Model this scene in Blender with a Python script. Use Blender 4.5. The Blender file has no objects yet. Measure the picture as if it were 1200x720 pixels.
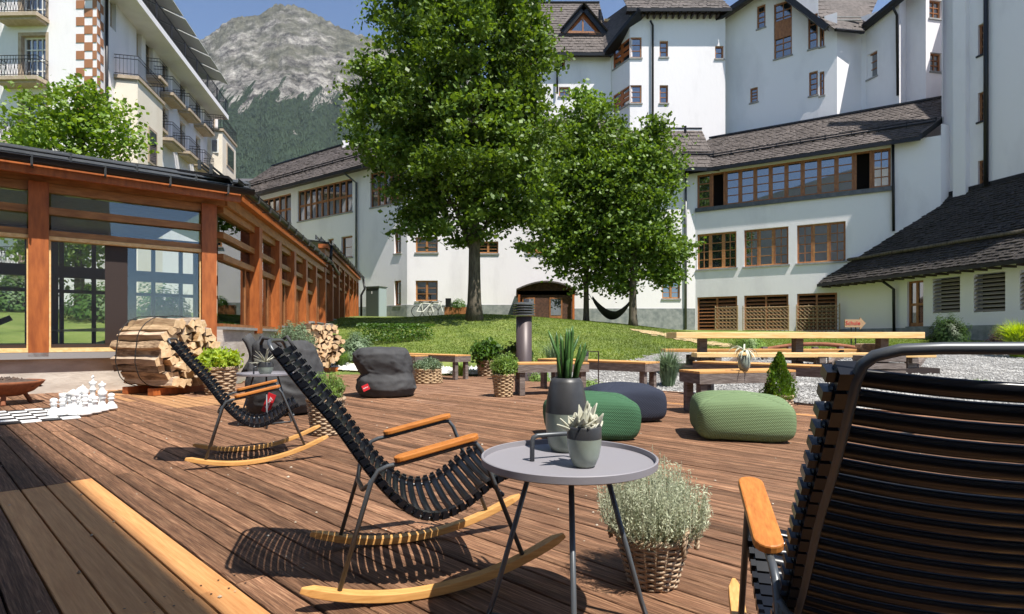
import bpy, math, random
import numpy as np
from mathutils import Vector, Matrix, noise
S = bpy.context.scene
COL = S.collection
# ---------------------------------------------------------------- camera
F, HZ, CH = 647.0, 395.0, 0.92
cam_d = bpy.data.cameras.new('camera'); cam = bpy.data.objects.new('camera', cam_d); COL.objects.link(cam)
cam.location = (0, 0, CH); cam.rotation_euler = (math.radians(90), 0, 0)
cam_d.sensor_width = 36; cam_d.lens = F/1200*36; cam_d.shift_y = (HZ-360)/1200
cam_d.clip_start = 0.05; cam_d.clip_end = 9000
S.camera = cam
# ---------------------------------------------------------------- light
SUN_AZ = Vector((0.68, -0.733, 0)).normalized(); SUN_EL = math.radians(62)
world = bpy.data.worlds.new('World'); S.world = world; world.use_nodes = True
wn = world.node_tree.nodes; wl = world.node_tree.links
sky = wn.new('ShaderNodeTexSky'); sky.sky_type = 'NISHITA'; sky.sun_disc = False
sky.sun_elevation = SUN_EL; sky.sun_rotation = math.atan2(SUN_AZ.x, SUN_AZ.y)
sky.altitude = 1500; sky.air_density = 1.0; sky.dust_density = 0.1; sky.ozone_density = 3.2
wl.new(sky.outputs[0], wn['Background'].inputs[0]); wn['Background'].inputs[1].default_value = 0.095
sun_d = bpy.data.lights.new('sun', 'SUN'); sun = bpy.data.objects.new('sun', sun_d); COL.objects.link(sun)
sun_d.energy = 4.7; sun_d.angle = math.radians(0.5); sun_d.color = (1.0, 0.95, 0.87)
sdir = Vector((SUN_AZ.x*math.cos(SUN_EL), SUN_AZ.y*math.cos(SUN_EL), math.sin(SUN_EL)))
sun.rotation_euler = sdir.to_track_quat('Z', 'Y').to_euler(); sun.location = (10, -10, 30)
S.view_settings.view_transform = 'Standard'; S.view_settings.look = 'None'
S.view_settings.exposure = 0.90; S.view_settings.gamma = 1.0
S.render.engine = 'CYCLES'
S.cycles.max_bounces = 8; S.cycles.transparent_max_bounces = 16; S.cycles.caustics_reflective = False; S.cycles.caustics_refractive = False
rnd = random.Random(7); rng = np.random.default_rng(7)
R = math.radians
def V(*a): return Vector(a)
def gp(px, py, z=0.0):
    "point at height z seen at photo pixel"
    D = F*(CH-z)/(py-HZ); return Vector(((px-600)/F*D, D, z))
def vp(px, py, D): return Vector(((px-600)/F*D, D, CH+(HZ-py)*D/F))
# ---------------------------------------------------------------- materials
def mat(name, col, rough=0.6, col2=None, scale=8.0, bump=0.0, bscale=40.0, metal=0.0, stretch=None, rand=0.0, ior=1.45,
        detail=4.0, contrast=(0.35, 0.65), trans=0.0, emit=None, col3=None, spec=0.5, fine=0.0):
    m = bpy.data.materials.new(name); m.use_nodes = True
    n = m.node_tree.nodes; l = m.node_tree.links; p = n['Principled BSDF']
    p.inputs['Roughness'].default_value = rough; p.inputs['Metallic'].default_value = metal; p.inputs['IOR'].default_value = ior
    p.inputs['Specular IOR Level'].default_value = spec
    tc = n.new('ShaderNodeTexCoord'); vec = tc.outputs['Object']
    oi = n.new('ShaderNodeObjectInfo')
    if stretch or rand:
        mp = n.new('ShaderNodeMapping'); l.new(vec, mp.inputs[0]); mp.inputs['Scale'].default_value = stretch or (1, 1, 1)
        if rand:
            mm = n.new('ShaderNodeMath'); mm.operation = 'MULTIPLY'; mm.inputs[1].default_value = 57.0
            l.new(oi.outputs['Random'], mm.inputs[0])
            cb = n.new('ShaderNodeCombineXYZ'); l.new(mm.outputs[0], cb.inputs[0]); l.new(mm.outputs[0], cb.inputs[1])
            l.new(cb.outputs[0], mp.inputs['Location'])
        vec = mp.outputs[0]
    out = None
    if col2 is not None:
        nt = n.new('ShaderNodeTexNoise'); nt.inputs['Scale'].default_value = scale; nt.inputs['Detail'].default_value = detail
        nt.inputs['Roughness'].default_value = 0.6
        l.new(vec, nt.inputs['Vector'])
        cr = n.new('ShaderNodeValToRGB'); l.new(nt.outputs['Fac'], cr.inputs[0])
        e = cr.color_ramp.elements
        e[0].position = contrast[0]; e[0].color = (*col, 1); e[1].position = contrast[1]; e[1].color = (*col2, 1)
        if col3 is not None:
            x = e.new((contrast[0]+contrast[1])/2); x.color = (*col3, 1)
        out = cr.outputs[0]
    else:
        p.inputs['Base Color'].default_value = (*col, 1)
        if rand:
            rg = n.new('ShaderNodeRGB'); rg.outputs[0].default_value = (*col, 1); out = rg.outputs[0]
    if rand and out is not None:
        hs = n.new('ShaderNodeHueSaturation')
        mr = n.new('ShaderNodeMapRange'); mr.inputs[3].default_value = 1-rand; mr.inputs[4].default_value = 1+rand
        l.new(oi.outputs['Random'], mr.inputs[0]); l.new(mr.outputs[0], hs.inputs['Value'])
        if rand >= .3:
            fm = n.new('ShaderNodeMath'); fm.operation = 'MULTIPLY'; fm.inputs[1].default_value = 7.31; l.new(oi.outputs['Random'], fm.inputs[0])
            fr_ = n.new('ShaderNodeMath'); fr_.operation = 'FRACT'; l.new(fm.outputs[0], fr_.inputs[0])
            m3 = n.new('ShaderNodeMapRange'); m3.inputs[3].default_value = .6; m3.inputs[4].default_value = 1.2; l.new(fr_.outputs[0], m3.inputs[0]); l.new(m3.outputs[0], hs.inputs['Saturation'])
        l.new(out, hs.inputs['Color']); out = hs.outputs[0]
    if fine and out is not None:
        nf = n.new('ShaderNodeTexNoise'); nf.inputs['Scale'].default_value = scale*0.13; nf.inputs['Detail'].default_value = 3
        l.new(vec, nf.inputs['Vector'])
        mr2 = n.new('ShaderNodeMapRange'); mr2.inputs[1].default_value = .3; mr2.inputs[2].default_value = .7
        mr2.inputs[3].default_value = 1-fine; mr2.inputs[4].default_value = 1+fine; l.new(nf.outputs['Fac'], mr2.inputs[0])
        h2 = n.new('ShaderNodeHueSaturation'); l.new(mr2.outputs[0], h2.inputs['Value']); l.new(out, h2.inputs['Color']); out = h2.outputs[0]
    if out is not None: l.new(out, p.inputs['Base Color'])
    if bump:
        nb = n.new('ShaderNodeTexNoise'); nb.inputs['Scale'].default_value = bscale; nb.inputs['Detail'].default_value = 5
        l.new(vec, nb.inputs['Vector'])
        b = n.new('ShaderNodeBump'); b.inputs['Strength'].default_value = bump; b.inputs['Distance'].default_value = 0.02
        l.new(nb.outputs['Fac'], b.inputs['Height']); l.new(b.outputs[0], p.inputs['Normal'])
    if trans:
        tr = n.new('ShaderNodeBsdfTranslucent'); mx = n.new('ShaderNodeMixShader'); mx.inputs[0].default_value = trans
        if out is not None: 
            ht = n.new('ShaderNodeHueSaturation'); ht.inputs['Saturation'].default_value = 1.15; ht.inputs['Value'].default_value = 1.5
            ht.inputs['Hue'].default_value = .485
            l.new(out, ht.inputs['Color']); l.new(ht.outputs[0], tr.inputs[0])
        else: tr.inputs[0].default_value = (*[min(1, c*1.5) for c in col], 1)
        l.new(p.outputs[0], mx.inputs[1]); l.new(tr.outputs[0], mx.inputs[2]); l.new(mx.outputs[0], n['Material Output'].inputs[0])
    return m
def leaf_mat(name, c1, c2, trans=0.35, rough=0.5, scale=3.0):
    return mat(name, c1, rough, c2, scale=scale*2.2, trans=trans, detail=8, contrast=(.32, .68), fine=.28)
M = {}
M['deck'] = mat('weathered_deck_wood', (.040, .022, .015),   .75, (.46, .27, .155), scale=3.0, bump=.7, bscale=9, stretch=(1.6, 50, 10), rand=.28, contrast=(.26, .74), detail=10, col3=(.215, .108, .060), fine=.5, spec=.3)
M['deck_new'] = mat('fresh_larch_plank', (.42, .185, .06), .6, (.62, .31, .12), scale=3.0, bump=.25, bscale=9, stretch=(1.2, 24, 8), rand=.08, contrast=(.3, .7), detail=7, fine=.12)
M['deck_mid'] = mat('newer_brown_plank', (.26, .13, .055), .65, (.46, .25, .12), scale=3.0, bump=.3, bscale=9, stretch=(1.2, 24, 8), rand=.15, contrast=(.3, .7), detail=8, fine=.3)
M['under'] = mat('dark_deck_joists', (.012, .009, .007), .9)
M['plaster'] = mat('white_lime_plaster', (.66, .63, .645), .9, (.80, .77, .78), scale=.55, bump=.3, bscale=7, contrast=(.25, .5), fine=.05, detail=8, stretch=(1, 1, .35))
M['cream'] = mat('cream_plaster', (.68, .60, .49), .9, (.76, .69, .58), scale=.6, bump=.15, bscale=12)
M['plinth'] = mat('grey_stone_plinth', (.17, .19, .19), .8, (.30, .31, .30), scale=3, bump=.3)
M['wood_red'] = mat('orange_stained_timber', (.27, .072, .018), .5, (.44, .13, .032), scale=4.5, stretch=(3, 3, .6), bump=.15, bscale=8, fine=.15, contrast=(.3, .65))
M['wood_hon'] = mat('honey_pine', (.27, .115, .038), .5, (.42, .20, .07), scale=2.0, stretch=(2, 2, 9), bump=.12, bscale=6, fine=.1)
M['wood_pale'] = mat('pale_new_pine', (.72, .44, .17), .5, (.85, .60, .30), scale=2.5, stretch=(1, 9, 9), bump=.1, bscale=5)
M['window_wood'] = mat('brown_window_timber', (.22, .085, .03), .5, (.36, .15, .055), scale=5, stretch=(2, 2, 1))
M['frame_dark'] = mat('dark_brown_frame', (.035, .022, .018), .5)
M['frame_white'] = mat('white_window_paint', (.75, .74, .70), .5)
M['stone_trim'] = mat('tan_stone_trim', (.36, .28, .20), .85, (.46, .37, .28), scale=6)
M['brown_tile'] = mat('russet_quoin_paint', (.36, .16, .08), .85)
M['sill'] = mat('grey_stone_sill', (.24, .235, .23), .8, (.33, .33, .32), scale=6)
M['metal_dark'] = mat('black_sheet_metal', (.018, .018, .02), .35, metal=.4)
M['metal_grey'] = mat('grey_sheet_metal', (.09, .095, .10), .4, (.13, .135, .14), scale=4, metal=.5)
M['steel'] = mat('grey_powder_steel', (.085, .092, .10), .38, metal=.35)
M['shingle'] = mat('brown_grey_shingle', (.060, .049, .045), .8, (.118, .098, .090), scale=5, bump=.4, bscale=25, fine=.2, contrast=(.3, .65))
M['shingle_dk'] = mat('dark_weathered_shingle', (.016, .013, .012), .75, (.055, .047, .042), scale=7, bump=.5, bscale=25, fine=.3)
M['black_plastic'] = mat('black_lamella_plastic', (.006, .007, .010), .28, spec=.38)
M['bamboo'] = mat('oiled_bamboo', (.50, .24, .07), .42, (.68, .38, .13), scale=4, stretch=(2, 26, 26), bump=.05, contrast=(.3, .7))
M['armwood'] = mat('warm_armrest_bamboo', (.36, .115, .020), .45, (.54, .205, .042), scale=4, stretch=(2, 30, 30), bump=.05, contrast=(.3, .7))
M['tray'] = mat('matt_grey_tray', (.235, .225, .245), .5)
M['benchwood'] = mat('grey_weathered_wood', (.10, .075, .065), .8, (.22, .18, .16), scale=3, stretch=(2, 2, 14), bump=.3, bscale=8)
M['benchtop'] = mat('orange_bench_board', (.50, .24, .075), .55, (.64, .36, .13), scale=3, stretch=(1, 16, 8), bump=.1)
M['concrete'] = mat('pale_board_concrete', (.44, .39, .34), .85, (.60, .55, .49), scale=2.2, bump=.25, bscale=14, fine=.08, stretch=(1, 1, 3))
M['bark'] = mat('grey_brown_bark', (.055, .045, .032), .9, (.15, .125, .09), scale=6, bump=.8, bscale=12, stretch=(2, 2, .5))
M['logside'] = mat('split_log_side', (.26, .15, .075), .85, (.66, .47, .28), scale=3, bump=.5, bscale=8, stretch=(.8, 7, 7), rand=.34, contrast=(.3, .7))
M['logbark'] = mat('log_bark', (.13, .085, .055), .9, (.44, .33, .23), scale=4, bump=.8, bscale=10, stretch=(1, 5, 5), rand=.3)
M['logend'] = mat('log_cut_end', (.50, .33, .18), .8, (.72, .52, .31), scale=14, rand=.2, bump=.2)
M['fabric'] = mat('charcoal_nylon', (.042, .042, .044), .78, (.066, .066, .068), scale=3, bump=.35, bscale=7, spec=.25)
M['red'] = mat('red_tag', (.50, .012, .02), .6)
M['white'] = mat('white_plastic', (.80, .80, .79), .45)
M['black'] = mat('black_tile', (.02, .02, .022), .5)
M['rust'] = mat('rusty_steel', (.17, .055, .025), .8, (.27, .10, .045), scale=9, bump=.2)
M['chips'] = mat('dark_wood_chips', (.05, .035, .03), .9, (.12, .08, .06), scale=20)
M['wicker'] = mat('willow_wicker', (.18, .115, .068), .7, (.50, .375, .25), scale=11, bump=.3, bscale=30, contrast=(.32, .68))
M['wicker_lt'] = mat('pale_wicker', (.30, .20, .11), .7, (.50, .36, .21), scale=14, bump=.3)
M['soil'] = mat('potting_soil', (.03, .02, .014), .95)
M['glaze'] = mat('grey_green_glaze', (.20, .21, .165), .3, (.30, .33, .28), scale=9, contrast=(.3, .7), col3=(.235, .27, .225))
M['glaze_dk'] = mat('anthracite_glaze', (.028, .028, .03), .42, (.05, .05, .052), scale=10)
M['terracotta'] = mat('terracotta', (.45, .17, .055), .8)
M['rock'] = mat('pebble_stone', (.24, .235, .225), .85, (.42, .41, .39), scale=2.0, contrast=(.4, .6))
M['rope'] = mat('black_strap', (.015, .015, .015), .7)
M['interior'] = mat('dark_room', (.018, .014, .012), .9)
M['curtain'] = mat('net_curtain', (.55, .55, .55), .9)
M['cloth_blk'] = mat('black_canvas', (.012, .012, .014), .8)
M['hut'] = mat('brown_hut_shingle', (.055, .026, .017), .8, (.12, .055, .033), scale=8, bump=.3)
M['awning'] = mat('pale_awning_canvas', (.45, .45, .42), .8)
M['cab_front'] = mat('green_grey_cabinet', (.07, .09, .08), .5)
M['cab_side'] = mat('pale_grey_cabinet', (.30, .36, .37), .5)
M['grassleaf'] = leaf_mat('lawn_blade', (.075, .13, .016), (.23, .29, .055), trans=.3, scale=1.2)
M['leaf_maple'] = leaf_mat('maple_leaf', (.040, .092, .013), (.185, .275, .048), scale=1.6)
M['leaf_maple_b'] = leaf_mat('bright_maple_leaf', (.050, .112, .016), (.20, .30, .055), scale=1.6)
M['leaf_young'] = leaf_mat('young_rowan_leaf', (.10, .19, .025), (.24, .34, .06), scale=1.2)
M['leaf_silver'] = leaf_mat('silver_curry_leaf', (.30, .34, .22), (.58, .60, .44), trans=.25, scale=9)
M['leaf_herb'] = leaf_mat('herb_leaf', (.10, .19, .035), (.26, .38, .09), scale=7)
M['leaf_lime'] = leaf_mat('lime_leaf', (.20, .32, .025), (.42, .52, .07), scale=7)
M['leaf_lav'] = leaf_mat('lavender_leaf', (.10, .16, .08), (.22, .30, .17), trans=.2, scale=5)
M['leaf_thuja'] = leaf_mat('thuja_leaf', (.06, .13, .012), (.16, .28, .035), trans=.25, scale=9)
M['leaf_dark'] = leaf_mat('dark_shrub_leaf', (.02, .05, .010), (.06, .11, .022), scale=3)
M['leaf_hedge'] = leaf_mat('hedge_leaf', (.04, .10, .014), (.10, .19, .03), scale=3)
M['leaf_snake'] = mat('snake_plant_blade', (.03, .085, .02), .4, (.10, .22, .05), scale=6, stretch=(6, 6, 2), trans=.12)
M['leaf_succ'] = mat('felted_succulent_leaf', (.42, .42, .33), .8, (.60, .58, .48), scale=20, trans=.15)
M['leaf_air'] = mat('air_plant_leaf', (.40, .44, .34), .8, (.62, .62, .5), scale=20)
M['mulch'] = mat('wood_chip_mulch', (.30, .20, .09), .9, (.55, .42, .24), scale=12, bump=.4)
M['sign_wood'] = mat('sign_wood', (.38, .24, .13), .8)
M['forest_tree'] = mat('conifer', (.018, .036, .022), .9, (.045, .075, .04), scale=.01)
def pouf_mat(name, c):
    m = mat(name, c, .85); n = m.node_tree.nodes; l = m.node_tree.links; p = n['Principled BSDF']
    tc = n.new('ShaderNodeTexCoord'); w1 = n.new('ShaderNodeTexWave'); w1.wave_type = 'BANDS'; w1.bands_direction = 'Z'
    w1.inputs['Scale'].default_value = 26; w1.inputs['Distortion'].default_value = 1.0
    w2 = n.new('ShaderNodeTexWave'); w2.bands_direction = 'DIAGONAL'; w2.inputs['Scale'].default_value = 34; w2.inputs['Distortion'].default_value = .6
    l.new(tc.outputs['Object'], w1.inputs[0]); l.new(tc.outputs['Object'], w2.inputs[0])
    a = n.new('ShaderNodeMath'); a.operation = 'ADD'; l.new(w1.outputs['Fac'], a.inputs[0]); l.new(w2.outputs['Fac'], a.inputs[1])
    b = n.new('ShaderNodeBump'); b.inputs['Strength'].default_value = .55; b.inputs['Distance'].default_value = .008
    l.new(a.outputs[0], b.inputs['Height']); l.new(b.outputs[0], p.inputs['Normal'])
    mr = n.new('ShaderNodeMapRange'); mr.inputs[2].default_value = 2; mr.inputs[3].default_value = .78; mr.inputs[4].default_value = 1.1
    l.new(a.outputs[0], mr.inputs[0]); hs = n.new('ShaderNodeHueSaturation'); hs.inputs['Color'].default_value = (*c, 1)
    l.new(mr.outputs[0], hs.inputs['Value'])
    l.new(hs.outputs[0], p.inputs['Base Color'])
    return m
M['pouf_sage'] = pouf_mat('sage_knit', (.155, .225, .105))
M['pouf_green'] = pouf_mat('emerald_knit', (.040, .120, .055))
M['pouf_navy'] = pouf_mat('navy_knit', (.022, .028, .05))
def glass_mat(name, tint, refl, clear):
    m = bpy.data.materials.new(name); m.use_nodes = True; n = m.node_tree.nodes; l = m.node_tree.links
    p = n['Principled BSDF']; p.inputs['Base Color'].default_value = (*tint, 1); p.inputs['Roughness'].default_value = .03
    g = n.new('ShaderNodeBsdfGlossy'); g.inputs['Roughness'].default_value = .015; g.inputs['Color'].default_value = (.95, .97, 1, 1)
    t = n.new('ShaderNodeBsdfTransparent'); t.inputs[0].default_value = (.90, .93, .92, 1)
    fr = n.new('ShaderNodeFresnel'); fr.inputs['IOR'].default_value = refl
    base = p.outputs[0]
    if clear: base = t.outputs[0]
    mx = n.new('ShaderNodeMixShader'); l.new(fr.outputs[0], mx.inputs[0]); l.new(base, mx.inputs[1]); l.new(g.outputs[0], mx.inputs[2])
    l.new(mx.outputs[0], n['Material Output'].inputs[0]); return m
M['glass'] = glass_mat('window_glass', (.018, .022, .026), 3.0, False)
M['glass_side'] = glass_mat('side_pavilion_glass', (0, 0, 0), 3.6, True)
M['glass_clear'] = glass_mat('clear_pavilion_glass', (0, 0, 0), 1.75, True)
# ---------------------------------------------------------------- object helpers
def root_loc(o):
    p = Vector((0, 0, 0))
    while o is not None: p += o.location; o = o.parent
    return p
def link(name, me, m=None, parent=None, loc=None):
    o = bpy.data.objects.new(name, me); COL.objects.link(o)
    if m is not None and me is not None and len(me.materials) == 0:
        for x in (m if isinstance(m, (list, tuple)) else [m]): me.materials.append(M[x] if isinstance(x, str) else x)
    if parent is not None: o.parent = parent
    if loc is not None: o.location = loc
    return o
def thing(name, loc, label=None, cat=None, group=None, rz=0.0, kind=None):
    o = bpy.data.objects.new(name, None); COL.objects.link(o); o.location = loc; o.rotation_euler = (0, 0, rz)
    o.empty_display_size = .2
    return tag(o, label, cat, group, kind)
def tag(o, label=None, cat=None, group=None, kind=None):
    if label: o['label'] = label
    if cat: o['category'] = cat
    if group: o['group'] = group
    if kind: o['kind'] = kind
    return o
def copy_tree(o, parent=None):
    c = o.copy(); COL.objects.link(c)
    if parent is not None: c.parent = parent
    for ch in list(o.children): copy_tree(ch, c)
    return c
class MB:
    def __init__(s): s.v = []; s.f = []; s.mi = []; s.cur = 0
    def add(s, vs, fs):
        b = len(s.v); s.v.extend([tuple(x) for x in vs]); s.f.extend([tuple(i+b for i in f) for f in fs]); s.mi.extend([s.cur]*len(fs)); return s
    def quad(s, a, b, c, d): return s.add([a, b, c, d], [(0, 1, 2, 3)])
    def hexa(s, p): # 8 points: bottom 4 ccw, top 4 ccw
        return s.add(p, [(0, 3, 2, 1), (4, 5, 6, 7), (0, 1, 5, 4), (1, 2, 6, 5), (2, 3, 7, 6), (3, 0, 4, 7)])
    def box(s, x0, x1, y0, y1, z0, z1):
        return s.hexa([(x0, y0, z0), (x1, y0, z0), (x1, y1, z0), (x0, y1, z0), (x0, y0, z1), (x1, y0, z1), (x1, y1, z1), (x0, y1, z1)])
    def obox(s, o, ax, ay, az):
        "box from corner o with edge vectors"
        o = Vector(o); ax = Vector(ax); ay = Vector(ay); az = Vector(az)
        return s.hexa([o, o+ax, o+ax+ay, o+ay, o+az, o+ax+az, o+ax+ay+az, o+ay+az])
    def bar(s, p, q, w, h, up=(0, 0, 1)):
        p = Vector(p); q = Vector(q); d = (q-p).normalized(); up = Vector(up)
        if abs(d.dot(up)) > .98: up = Vector((0, 1, 0))
        sd = d.cross(up).normalized(); u = sd.cross(d)
        return s.obox(p-sd*w/2-u*h/2, q-p, sd*w, u*h) if d.cross(sd).dot(u) > 0 else s.obox(p+sd*w/2-u*h/2, q-p, -sd*w, u*h)
    def tube(s, pts, r, seg=8, cap=True, closed=False):
        pts = [Vector(p) for p in pts]; n = len(pts); prev = None; rings = []
        for i, p in enumerate(pts):
            a = pts[(i-1) % n] if (closed or i > 0) else pts[i]; b = pts[(i+1) % n] if (closed or i < n-1) else pts[i]
            t = (b-a).normalized()
            if prev is None:
                u = Vector((0, 0, 1)) if abs(t.z) < .9 else Vector((1, 0, 0))
            else: u = prev
            u = (u - t*u.dot(t)).normalized(); w = t.cross(u); prev = u
            rr = r[i] if isinstance(r, (list, tuple)) else r
            rings.append([p+(u*math.cos(2*math.pi*k/seg)+w*math.sin(2*math.pi*k/seg))*rr for k in range(seg)])
        vs = [v for rg in rings for v in rg]; fs = []
        m = n if closed else n-1
        for i in range(m):
            j = (i+1) % n
            for k in range(seg): fs.append((i*seg+k, i*seg+(k+1) % seg, j*seg+(k+1) % seg, j*seg+k))
        if cap and not closed: fs.append(tuple(range(seg))[::-1]); fs.append(tuple((n-1)*seg+k for k in range(seg)))
        return s.add(vs, fs)
    def lathe(s, prof, seg=24, c=(0, 0, 0), wob=0.0):
        cx, cy, cz = c; vs = []; fs = []
        for (r, z) in prof:
            for k in range(seg):
                a = 2*math.pi*k/seg; vs.append((cx+r*math.cos(a), cy+r*math.sin(a), cz+z))
        for i in range(len(prof)-1):
            for k in range(seg): fs.append((i*seg+k, i*seg+(k+1) % seg, (i+1)*seg+(k+1) % seg, (i+1)*seg+k))
        return s.add(vs, fs)
    def mesh(s, name='m', off=(0, 0, 0), smooth=False):
        me = bpy.data.meshes.new(name); ox, oy, oz = off
        me.from_pydata([(x-ox, y-oy, z-oz) for x, y, z in s.v], [], s.f)
        if any(s.mi): me.polygons.foreach_set('material_index', s.mi)
        if smooth: me.shade_smooth()
        me.update(); return me
    def build(s, name, m, parent=None, smooth=False, loc=None):
        off = root_loc(parent) if parent is not None else (0, 0, 0)
        if loc is not None: off = loc
        o = link(name, s.mesh(name, off, smooth), m, parent)
        if loc is not None: o.location = loc
        return o
    def local(s, name, m, parent, smooth=False, loc=None):
        return link(name, s.mesh(name, (0, 0, 0), smooth), m, parent, loc)
def np_mesh(name, verts, faces, smooth=False):
    me = bpy.data.meshes.new(name); nv = len(verts); nf, k = faces.shape
    me.vertices.add(nv); me.vertices.foreach_set('co', verts.astype(np.float32).ravel())
    me.loops.add(nf*k); me.loops.foreach_set('vertex_index', faces.astype(np.int32).ravel())
    me.polygons.add(nf); me.polygons.foreach_set('loop_start', np.arange(0, nf*k, k, dtype=np.int32))
    me.polygons.foreach_set('use_smooth', np.full(nf, smooth)); me.update(calc_edges=True); return me
def soft(o, w=.01, seg=2):
    b = o.modifiers.new('bevel', 'BEVEL'); b.width = w; b.segments = seg; b.limit_method = 'ANGLE'; return o
def leaves(name, C, size, aspect=.6, up=.6, m=None, parent=None, direct=None, seed=1, fold=.0):
    "one rhombic leaf per centre in C (world or local coordinates)"
    g = np.random.default_rng(seed); n = len(C)
    nor = g.normal(size=(n, 3)); nor /= np.linalg.norm(nor, axis=1)[:, None]; nor[:, 2] = np.abs(nor[:, 2])*(1-up)+up
    nor /= np.linalg.norm(nor, axis=1)[:, None]
    t = direct if direct is not None else g.normal(size=(n, 3))
    t = t - nor*(t*nor).sum(1)[:, None]*(1 if direct is None else 0); t /= np.linalg.norm(t, axis=1)[:, None]+1e-9
    b = np.cross(nor, t); b /= np.linalg.norm(b, axis=1)[:, None]+1e-9
    s = (size*g.uniform(.65, 1.3, n))[:, None]
    P = np.stack([C-t*s*.5, C+b*s*aspect*.5, C+t*s*.5, C-b*s*aspect*.5], 1).reshape(-1, 3)
    Fc = np.arange(4*n).reshape(n, 4)
    return np_mesh(name, P, Fc)
class Wall:
    "vertical wall line seen from its front; u metres along, w metres outwards"
    def __init__(s, p0, p1):
        s.p = Vector((p0[0], p0[1], 0)); d = Vector((p1[0], p1[1], 0))-s.p; s.L = d.length; s.d = d.normalized(); s.n = Vector((s.d.y, -s.d.x, 0))
    def pt(s, u, z, w=0.0): q = s.p+s.d*u+s.n*w; return Vector((q.x, q.y, z))
    def u(s, px):
        k = (px-600)/F; return (k*s.p.y-s.p.x)/(s.d.x-k*s.d.y)
    def z(s, px, py): q = s.p+s.d*s.u(px); return CH+(HZ-py)*q.y/F
    def rect(s, x0, x1, y0, y1, xm=None):
        xm = xm or (x0+x1)/2; return (s.u(x0), s.u(x1), s.z(xm, y1), s.z(xm, y0))
    def bx(s, mb, u0, u1, w0, w1, z0, z1):
        return mb.hexa([s.pt(u0, z0, w1), s.pt(u1, z0, w1), s.pt(u1, z0, w0), s.pt(u0, z0, w0), s.pt(u0, z1, w1), s.pt(u1, z1, w1), s.pt(u1, z1, w0), s.pt(u0, z1, w0)])
def wall_mesh(mb, W, z0, ztop, holes, u0=0.0, u1=None, depth=.22):
    "wall face with openings; ztop is a number or a list of (u, z) for the top line"
    u1 = W.L if u1 is None else u1
    top = ztop if isinstance(ztop, list) else [(u0, ztop), (u1, ztop)]
    def tz(u):
        for (a, za), (b, zb) in zip(top[:-1], top[1:]):
            if u <= b+1e-9: return za+(zb-za)*(u-a)/(b-a+1e-12)
        return top[-1][1]
    zt = min(z for _, z in top)
    hs = [h for h in holes]
    us = sorted({u0, u1, *[h[0] for h in hs], *[h[1] for h in hs], *[t[0] for t in top if u0 < t[0] < u1]})
    zs = sorted({z0, *[h[2] for h in hs], *[h[3] for h in hs]})
    us = [u for u in us if u0-1e-6 <= u <= u1+1e-6]
    for a, b in zip(us[:-1], us[1:]):
        um = (a+b)/2
        for c, d in zip(zs[:-1], zs[1:]):
            zm = (c+d)/2
            if any(h[0] < um < h[1] and h[2] < zm < h[3] for h in hs): continue
            mb.quad(W.pt(a, c), W.pt(b, c), W.pt(b, d), W.pt(a, d))
        if zs[-1] < max(tz(a), tz(b)): mb.quad(W.pt(a, zs[-1]), W.pt(b, zs[-1]), W.pt(b, max(tz(b), zs[-1])), W.pt(a, max(tz(a), zs[-1])))
    for (a, b, c, d, *_) in hs:
        mb.quad(W.pt(a, c), W.pt(a, d), W.pt(a, d, -depth), W.pt(a, c, -depth)); mb.quad(W.pt(b, c), W.pt(b, c, -depth), W.pt(b, d, -depth), W.pt(b, d))
        mb.quad(W.pt(a, d), W.pt(b, d), W.pt(b, d, -depth), W.pt(a, d, -depth)); mb.quad(W.pt(a, c), W.pt(a, c, -depth), W.pt(b, c, -depth), W.pt(b, c))
    return mb
def window(W, r, parent, cols=2, rows=3, fm='window_wood', fw=.09, mw=.035, rec=.14, sill=True, posts=None, glass='glass', curtain=False, sillm='sill', name='window', open_at=()):
    a, b, c, d = r[:4]; mb = MB(); w0, w1 = -rec-.08, -rec
    W.bx(mb, a, a+fw, w0, w1, c, d); W.bx(mb, b-fw, b, w0, w1, c, d)
    W.bx(mb, a+fw, b-fw, w0, w1, d-fw, d); W.bx(mb, a+fw, b-fw, w0, w1, c, c+fw)
    cw = (b-a-2*fw)/cols
    for k in range(1, cols):
        pw = mw if not posts or k not in posts else fw*1.5
        W.bx(mb, a+fw+cw*k-pw/2, a+fw+cw*k+pw/2, w0, w1+(.015 if posts and k in posts else -.012), c+fw, d-fw)
    for k in range(1, rows):
        z = c+fw+(d-c-2*fw)*k/rows; W.bx(mb, a+fw, b-fw, w0+.005, w1-.02, z-mw/2, z+mw/2)
    o = mb.build(name, fm, parent)
    g = MB(); ww = -rec-.055; g.quad(W.pt(a+fw, c+fw, ww), W.pt(b-fw, c+fw, ww), W.pt(b-fw, d-fw, ww), W.pt(a+fw, d-fw, ww)); g.build('pane', glass, o)
    if sill:
        m = MB(); W.bx(m, a-.06, b+.06, -rec, .07, c-.09, c-.004); m.build('sill', sillm, o)
    return o
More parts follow.
